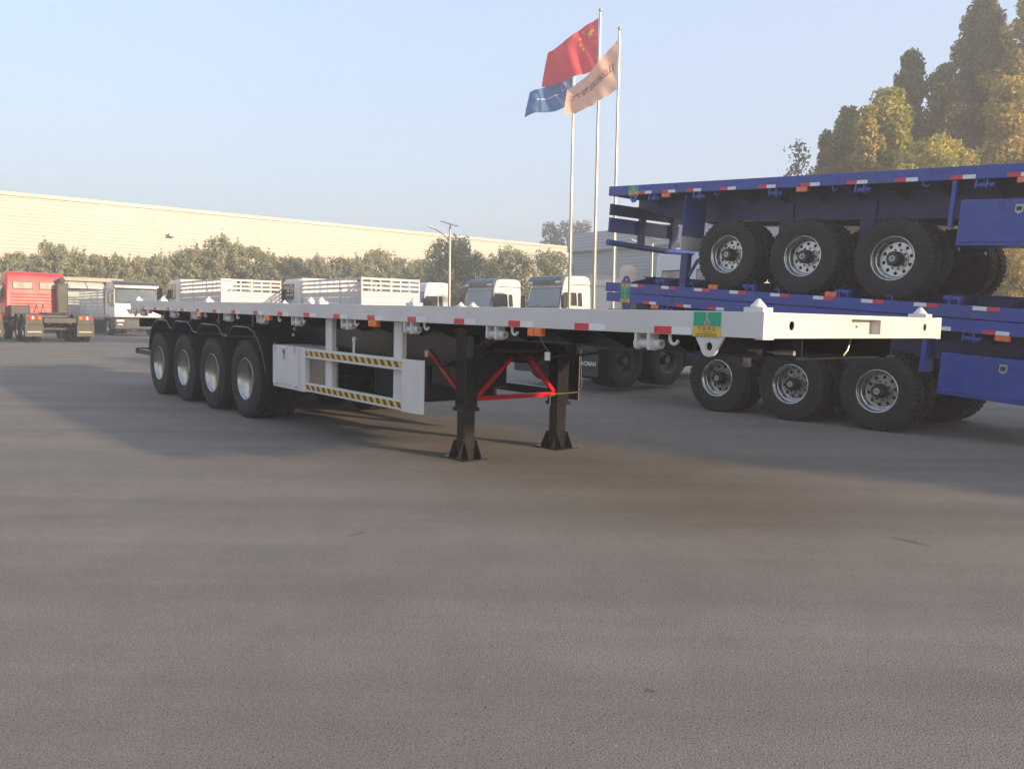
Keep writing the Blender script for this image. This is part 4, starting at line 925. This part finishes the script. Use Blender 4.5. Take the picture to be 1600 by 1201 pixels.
    X, Y = at_px(929, 47.0); aa, bb = ab_of(X, Y)
    c = thing('site_cabin', 'white boxy site cabin with sunlight painted cream on its upper face, between the flagpoles', 'cabin', wall_frame(aa, bb, zg, 'b'))
    M().box(0, 2.3, -2.6, 0, 0, 3.05).build('wall', OFFW, c); M().box(0.001, 2.299, 0.0, 0.03, 3.05, 3.78).build('sunlit_band', CREAM, c); M().box(0, 2.3, -2.6, -0.001, 3.05, 3.80).build('upper_wall', OFFW, c)  # cream on the upper front is sunlight put into the colour
    M().box(-0.1, 2.4, -2.7, 0.1, 3.80, 3.88).build('roof', GREYP, c)
    X, Y = at_px(957, 44.0); aa, bb = ab_of(X, Y)
    c = thing('guard_house', 'white flat roofed guard house under the water tank', 'building', wall_frame(aa, bb, zg, 'b'))
    M().box(0, 4.2, -3.2, 0, 0, 3.15).build('wall', OFFW, c); M().box(-0.15, 4.35, -3.35, 0.15, 3.15, 3.42).build('roof', OFFW, c, bevel=0.02); M().box(0.6, 1.8, 0.0, 0.03, 1.2, 2.4).build('window', GLASSD, c)
    X, Y = at_px(977, 45.2); 
    tk = thing('water_tank', 'cream plastic water tank on the guard house roof', 'tank', Matrix.Translation((X, Y, zg+3.42)))
    M().lathe([(0.46, 0.0), (0.48, 0.05), (0.48, 0.62), (0.40, 0.78), (0.14, 0.86), (0.0001, 0.86)], n=24, axis='z').build('tank_body', TANKM, tk, True); M().lathe([(0.15, 0.85), (0.15, 0.93), (0.0001, 0.94)], n=16, axis='z').build('tank_lid', TANKM, tk, True)
    for k in range(3): M().lathe([(0.485, 0.15+0.16*k), (0.492, 0.17+0.16*k), (0.485, 0.19+0.16*k)], n=24, axis='z', closed=True).build('tank_rib', TANKM, tk)
buildings()

# ------------------------------------------------------------------ poles, lamps, flags
def at_px(px, Y, py=470): return (pix(px, py, Y)[0], Y)
def solar_lamp(px, Y, ytop, lab):
    X, Yy = at_px(px, Y); zg = ground_z(Y); H = pix(px, ytop, Y)[1]-zg
    t = thing('street_lamp', lab, 'street lamp', Matrix.Translation((X, Yy, zg)))
    M().tube([(0, 0, 0), (0, 0, H-0.15)], [0.085, 0.05], 12).build('pole', GALV, t, True); M().lathe([(0.16, 0), (0.16, 0.02), (0.0001, 0.021)], n=16, axis='z').build('base_plate', GALV, t)
    M().tube([(0, 0, H-0.75), (-0.35, 0, H-0.45), (-0.62, 0, H-0.28)], 0.028, 8).build('lamp_arm', GALV, t, True)
    h = M(); h.prism([(-0.55, H-0.30), (-0.62, H-0.22), (-1.02, H-0.05), (-1.06, H-0.10), (-0.95, H-0.18)], -0.13, 0.13); h.build('lamp_head', GREYP, t, bevel=0.02)
    p = M(); p.add([(-0.42, -0.28, H+0.10), (0.38, -0.28, H-0.12), (0.38, 0.30, H-0.02), (-0.42, 0.30, H+0.20), (-0.42, -0.28, H+0.06), (0.38, -0.28, H-0.16), (0.38, 0.30, H-0.06), (-0.42, 0.30, H+0.16)], [(0,1,2,3),(7,6,5,4),(0,4,5,1),(1,5,6,2),(2,6,7,3),(3,7,4,0)])
    p.build('solar_panel', PANEL, t); M().tube([(0, 0, H-0.3), (0, 0, H-0.02)], 0.03, 8).build('panel_mount', GALV, t)
solar_lamp(702, 38.0, 350, 'solar street lamp with one arm above the white cab trucks')
solar_lamp(1017, 40.0, 372, 'pale street lamp pole seen under the top trailer tail')

def flagpole(px, Y, ytop, lab):
    X, Yy = at_px(px, Y, ytop); zg = ground_z(Y); H = pix(px, ytop, Y)[1]-zg
    t = thing('flagpole', lab, 'flagpole', Matrix.Translation((X, Yy, zg)))
    M().tube([(0, 0, 0), (0, 0, H*0.5), (0, 0, H-0.12)], [0.062, 0.05, 0.032], 12).build('pole', GALV, t, True)
    M().lathe([(0.02, -0.12), (0.055, -0.06), (0.06, -0.03), (0.04, 0.01), (0.0001, 0.02)], (0, 0, H), 14, 'z').build('finial', GALV, t, True)
    M().tube([(0.07, -0.03, 1.2), (0.06, -0.03, H-0.3)], 0.006, 5).build('halyard', FWHT, t)
    M().lathe([(0.22, 0), (0.22, 0.04), (0.10, 0.10), (0.0001, 0.10)], n=18, axis='z').build('base', GALV, t, True)
    return X, Yy, zg+H
def flag_fn(X, Y, Z, Lx, Ly, H, droop, curl, seed, taper=0.25):
    def f(u, v, off=0.0):
        ph = seed+v*1.1
        w = 0.22*math.sin(7.0*u+ph)*u + 0.09*math.sin(15*u+2.4*ph)*u + 0.04*math.sin(9*v+20*u+seed)
        x = X-0.05-Lx*u*(1-0.10*u) + curl*0.25*math.sin(3.1*u+v)*u; y = Y+Ly*u+w+off
        z = Z-droop*(u**0.9)-H*v*(1-taper*u)+0.10*math.sin(5*u+seed)*u*(1-v*0.5)
        return (x, y, z)
    return f
def flag(f, m, name, lab, nu=36, nv=22):
    g = M(); vs = [f(i/nu, j/nv) for i in range(nu+1) for j in range(nv+1)]
    g.add(vs, [(i*(nv+1)+j, i*(nv+1)+j+1, (i+1)*(nv+1)+j+1, (i+1)*(nv+1)+j) for i in range(nu) for j in range(nv)])
    me = bpy.data.meshes.new(name); me.from_pydata(g.v, [], g.f); me.materials.append(m); me.shade_smooth()
    return tag(link(name, me), lab, 'flag')
def wrap(o, f, me, fu, off=-0.012):
    for v in me.vertices:
        u, w = fu(v.co.x, v.co.y); v.co = f(u, w, off)
    return link(me.name, me, o)
def star(o, f, cu, cv, ru, rot, aspect):
    for off in (-0.012, 0.012):
        vs = [(cu, cv)]; n = 10
        for k in range(n):
            r_ = ru*(1 if k % 2 == 0 else 0.40); an = rot+math.pi*2*k/n; vs.append((cu+r_*math.sin(an), cv-r_*math.cos(an)*aspect))
        M().add([f(u, v, off) for u, v in vs], [(0, 1+k, 1+(k+1) % n) for k in range(n)]).build('star', FYEL, o)
def flags():
    x, y, z = flagpole(938, 30.0, 14, 'tallest flagpole flying the red flag, middle of three')
    f = flag_fn(x, y, z-0.30, 1.95, 0.9, 1.78, 0.80, 1.0, 0.4)
    o = flag(f, FRED, 'red_flag', 'red flag with yellow stars blowing left from the middle pole')
    star(o, f, 0.15, 0.22, 0.085, 0.1, 1.3)
    for cu, cv, r_ in ((0.31, 0.10, 0.5), (0.37, 0.21, 0.9), (0.37, 0.36, 0.0), (0.31, 0.48, 0.4)): star(o, f, cu, cv, 0.032, r_, 1.3)
    x, y, z = flagpole(968, 29.0, 43, 'flagpole flying the peach flag, nearest the blue trailers')
    f = flag_fn(x, y, z-0.42, 1.85, 0.7, 1.66, 1.55, 0.6, 2.2, 0.45)
    o = flag(f, FORG, 'peach_flag', 'peach orange flag with dark characters hanging from the right pole')
    for k, ch in enumerate('山深运专汽'):
        me = text_mesh(ch, 0.36, 'lettering', FINK, bold=0.006)
        wrap(o, f, me, lambda a, c, k=k: (min(0.98, max(0.02, 0.14+0.165*k + a/2.0)), min(0.98, max(0.02, 0.47 - c/1.66))))
    x, y, z = flagpole(897, 31.0, 94, 'shortest flagpole flying the blue flag, left of three')
    f = flag_fn(x, y, z-0.35, 1.75, 0.6, 1.25, 0.80, 0.8, 4.1, 0.35)
    o = flag(f, FBLU, 'blue_flag', 'blue flag with round white emblem drooping from the left pole')
    for r0 in (0.10, 0.075):
        n = 26; vs = [f(0.20+0.6*(r0+dr)*math.cos(2*math.pi*k/n), 0.34+(r0+dr)*1.1*math.sin(2*math.pi*k/n), -0.012) for dr in (0, 0.011) for k in range(n)]
        M().add(vs, [(k, (k+1) % n, n+(k+1) % n, n+k) for k in range(n)]).build('emblem_ring', FWHT, o)
    M().add([f(u, v, -0.013) for u, v in ((0.185, 0.27), (0.215, 0.27), (0.215, 0.40), (0.185, 0.40))], [(0, 1, 2, 3)]).build('emblem_bar', FRED, o)
    M().add([f(0.32+0.5*k/12, 0.46+d, -0.013) for d in (0, 0.03) for k in range(13)], [(k, k+1, 13+k+1, 13+k) for k in range(12)]).build('emblem_stripe', FWHT, o)
flags()

# ------------------------------------------------------------------ trees
def leaf_cloud(name, m, centers, radii, n, size, seed, tint):
    r = np.random.default_rng(seed); K = len(centers); C = np.array(centers); Rd = np.array(radii)
    idx = r.choice(K, n, p=(Rd**2/np.sum(Rd**2))); d = r.normal(size=(n, 3)); d /= np.linalg.norm(d, axis=1)[:, None]
    P = C[idx]+d*(Rd[idx]*(r.random(n)**0.45))[:, None]
    nrm = d*0.6+r.normal(size=(n, 3))*0.8+np.array([0, 0, 0.35]); nrm /= np.linalg.norm(nrm, axis=1)[:, None]
    t = np.cross(nrm, r.normal(size=(n, 3))); t /= np.linalg.norm(t, axis=1)[:, None]; w = np.cross(nrm, t)
    s = size*(0.6+0.8*r.random(n))[:, None]
    V = np.stack([P-t*s*0.55, P+w*s*0.34+nrm*s*0.08, P+t*s*0.60, P-w*s*0.34+nrm*s*0.08], 1).reshape(-1, 3)
    me = bpy.data.meshes.new(name); me.vertices.add(4*n); me.vertices.foreach_set('co', V.ravel().astype(np.float32))
    me.loops.add(4*n); me.loops.foreach_set('vertex_index', np.arange(4*n, dtype=np.int32)); me.polygons.add(n)
    me.polygons.foreach_set('loop_start', np.arange(0, 4*n, 4, dtype=np.int32)); me.update(); me.validate()
    ct = r.random(K); v = np.clip(tint+0.30*(ct[idx]-0.5)+0.42*(r.random(n)-0.5), 0, 1)
    at = me.attributes.new('tint', 'FLOAT', 'FACE'); at.data.foreach_set('value', v.astype(np.float32)); me.materials.append(m)
    return me
def tree_meshes(h, wd, seed, leaf, n, size, tint=0.5, base=0.25, shape='cone', clumps=70, crad=0.16, shoots=0):
    r = random.Random(seed); C = []; Rr = []
    tr = M(); bend = [(0, 0, 0)]
    for k in range(1, 6): bend.append((bend[-1][0]+r.uniform(-0.05, 0.05)*wd*0.4, bend[-1][1]+r.uniform(-0.05, 0.05)*wd*0.4, h*0.93*k/5))
    tr.tube(bend, [h*0.017*(1-0.16*k) for k in range(6)], 8)
    for k in range(clumps):
        u = base+(1-base)*(k+0.5)/clumps
        if shape == 'cone': rad = wd*(0.12+0.88*(1-(u-base)/(1-base))**0.75)*(0.55 if u < base+0.06 else 1)
        elif shape == 'spire': q = (u-base)/(1-base); rad = wd*(0.06+0.94*(1-q)**0.62)*(0.80+0.20*math.sin(q*17+seed))
        elif shape == 'round': rad = wd*math.sqrt(max(0.03, 1-((u-base)/(1-base)*2-0.85)**2/1.4))
        else: rad = wd*(0.45+0.55*math.sin(math.pi*min(1, (u-base)/(1-base)*0.9+0.1)))
        an = r.random()*6.283; rr = rad*math.sqrt(r.random())*r.uniform(0.75, 1.08)
        z = h*u; seg = min(4, int(z/(h*0.93)*5)); bx_, by_ = bend[seg][0], bend[seg][1]
        c = (bx_+rr*math.cos(an), by_+rr*math.sin(an), z); C.append(c); Rr.append(wd*crad*r.uniform(0.8, 1.7))
        if k % 3 == 0: tr.tube([(bx_, by_, max(0.1, z-rr*0.7)), ((bx_+c[0])/2, (by_+c[1])/2, z-rr*0.25), c], [h*0.006, h*0.004, h*0.0015], 5)
    for k in range(shoots):
        an = r.random()*6.283; rr = wd*0.75*math.sqrt(r.random()); z0 = h*(0.93-0.25*(rr/wd)**2); ln = h*r.uniform(0.06, 0.20)
        for q in range(5): C.append((rr*math.cos(an)*(1+0.05*q), rr*math.sin(an)*(1+0.05*q), z0+ln*q/4)); Rr.append(wd*0.075*(1.25-0.2*q))
        tr.tube([(rr*math.cos(an)*0.6, rr*math.sin(an)*0.6, z0-h*0.1), (rr*math.cos(an)*1.2, rr*math.sin(an)*1.2, z0+ln)], [h*0.004, h*0.001], 4)
    return tr.mesh('trunk', BARK, True), leaf_cloud('crown', leaf, C, Rr, n, size, seed, tint)
def place_tree(ms, X, Y, lab, sc=1.0, rot=0.0, group=None, name='tree', z=None):
    t = thing(name, lab, 'tree', Matrix.Translation((X, Y, ground_z(Y) if z is None else z)) @ Matrix.Rotation(rot, 4, 'Z') @ Matrix.Scale(sc, 4), group)
    link('trunk', ms[0], t); link('crown', ms[1], t)
# big trees behind the blue stack
def px_tree(px, ytop, Y, wpx, leaf, n, size, seed, lab, tint=0.5, **k):
    X, _ = at_px(px, Y); X, h = pix(px, ytop, Y); h -= ground_z(Y)
    place_tree(tree_meshes(h, wpx*Y/1274.6/2, seed, leaf, n, size, tint, **k), X, Y, lab, group='tall trees behind the blue trailers', name='tall_tree')
px_tree(1540, 4, 40, 250, LF_DARK, 62000, 0.17, 1, 'tallest dark olive tree behind the trailer stack', 0.55, clumps=330, crad=0.10, shape='spire', base=0.1)
px_tree(1625, -40, 38, 250, LF_GOLD, 52000, 0.17, 2, 'golden tall tree at the right edge of the picture', 0.6, clumps=300, crad=0.10, shape='spire', base=0.1)
px_tree(1426, 88, 41, 160, LF_DARK, 36000, 0.17, 3, 'dark narrow topped tree rising behind the yellow green one', 0.45, clumps=220, crad=0.12, shape='spire', base=0.1)
px_tree(1392, 148, 38.5, 210, LF_GREEN, 46000, 0.16, 4, 'yellow green leafy tree in the middle of the tree group', 0.62, clumps=260, crad=0.10, shape='spire', base=0.1)
px_tree(1325, 176, 39.5, 150, LF_GREEN, 30000, 0.16, 5, 'slim pointed green tree left of the yellow green one', 0.38, clumps=190, crad=0.11, shape='spire', base=0.1)
px_tree(1360, 172, 37.5, 120, LF_GOLD, 20000, 0.16, 6, 'tan and green young tree in front of the yellow green one', 0.45, clumps=140, crad=0.13, shape='spire', base=0.1)
px_tree(1292, 214, 39, 110, LF_DARK, 16000, 0.15, 7, 'small grey green tree at the left of the tree group', 0.65, clumps=120, crad=0.13, shape='spire', base=0.1)
px_tree(1250, 221, 38, 80, LF_GREY, 900, 0.16, 8, 'sparse thin leaved sapling leftmost of the tree group', 0.3, clumps=60, crad=0.22, base=0.45)
px_tree(1470, 228, 36.5, 200, LF_GREEN, 26000, 0.15, 9, 'bright low yellow bush just above the top trailer deck', 0.78, clumps=130, crad=0.13, shape='round', base=0.3)
px_tree(1575, 135, 36.5, 220, LF_GOLD, 40000, 0.16, 10, 'golden lit tree in front of the tallest dark tree', 0.62, clumps=230, crad=0.11, shape='spire', base=0.1)
px_tree(1478, 110, 39.5, 190, LF_DARK, 36000, 0.16, 11, 'brown olive tree filling the gap left of the tallest tree', 0.7, clumps=220, crad=0.11, shape='spire', base=0.1)
# hedge-like row of small trees before the cream hall
hed = [tree_meshes(5.2, 1.75, 20+i, LF_HEDGE, 9000, 0.13, 0.45+0.06*i, base=0.06, shape='oval', clumps=110, crad=0.13, shoots=9) for i in range(4)]
row = [(-12, 398), (28, 392), (62, 396), (92, 376), (128, 392), (160, 396), (192, 396), (222, 398), (250, 396), (284, 392), (312, 384), (345, 366), (378, 380), (404, 384), (432, 396), (466, 398), (500, 398), (530, 400), (556, 402), (588, 386), (622, 400), (655, 402), (680, 402)]
side = ['leftmost', 'second from left', 'third from left', 'tallest at far left', 'fifth from left', 'sixth from left', 'seventh from left', 'eighth from left', 'ninth from left', 'tenth from left', 'eleventh from left', 'biggest loose', 'right neighbour of the biggest', 'thirteenth from left', 'above gap between stake trucks', 'left of second stake cab', 'over second stake cab', 'over left of second stake bed', 'over middle of second stake bed', 'broad pale', 'right of the broad pale one', 'above farthest white cab', 'left of the street lamp']
for i, ((px, yt), sd) in enumerate(zip(row, side)):
    Y = 44.5+0.0075*max(0, px)+random.uniform(-0.8, 0.8); 
    # row runs parallel to the hall, a little in front of it
    tt = (px-800)/1274.6; Y = (58.8 - SA*OX + CA*OY)/(CA-SA*tt)+random.uniform(-0.5, 0.5); X = tt*Y
    h = pix(px, yt, Y)[1]-ground_z(Y)
    place_tree(hed[i % 4], X, Y, sd+' dusty green tree in the row before the cream hall', h/5.6*1.02, random.random()*6.28, 'row of dusty trees before the hall', 'row_tree')
rt = [tree_meshes(5.0, 1.9, 40+i, LF_HEDGE, 9000, 0.13, 0.40, base=0.12, shape='round', clumps=90, crad=0.18, shoots=8) for i in range(2)]
for i, (px, yt, Y, sc, lab) in enumerate(((706, 378, 56, 1.25, 'dense round tree behind the street lamp'), (742, 400, 57, 0.9, 'smaller tree right of the street lamp tree'), (797, 394, 60, 1.0, 'round bushy tree above the middle white cab'), (770, 412, 61, 0.7, 'low bush between lamp tree and middle cab'), (858, 398, 62, 1.0, 'leafy tree above the nearest white cab'))):
    X, _ = at_px(px, Y); h = pix(px, yt, Y)[1]-ground_z(Y)
    place_tree(rt[i % 2], X, Y, lab, h/5.0, random.random()*6.28, 'trees behind the white cabs', 'round_tree')
fp = tree_meshes(14, 1.5, 60, LF_GREY, 2600, 0.3, 0.4, base=0.3, shape='oval', clumps=60, crad=0.3)
for px, yt, lab in ((858, 352, 'far poplar left of the flagpole rising over the hall roof'), (884, 350, 'far poplar behind the left flagpole'), (908, 350, 'far poplar between the flagpoles')):
    Y = 95+random.uniform(-3, 3); X, _ = at_px(px, Y); h = pix(px, yt, Y)[1]-ground_z(Y)
    place_tree(fp, X, Y, lab, h/14, random.random()*6, 'far poplars', 'poplar_tree')

# ------------------------------------------------------------------ hazy autumn air
def haze():
    m = bpy.data.materials.new('haze'); m.use_nodes = True; N = m.node_tree.nodes; N.remove(N['Principled BSDF'])
    v = N.new('ShaderNodeVolumePrincipled'); v.inputs['Color'].default_value = (0.95, 0.94, 0.92, 1); v.inputs['Density'].default_value = 0.0050; v.inputs['Anisotropy'].default_value = 0.25
    m.node_tree.links.new(v.outputs[0], N['Material Output'].inputs['Volume'])
    o = M().box(-112, 72, -48, 135, -1.0, 19.5).build('haze', m); tag(o, 'thin pale haze filling the air over the yard', None, None, 'stuff')
haze()
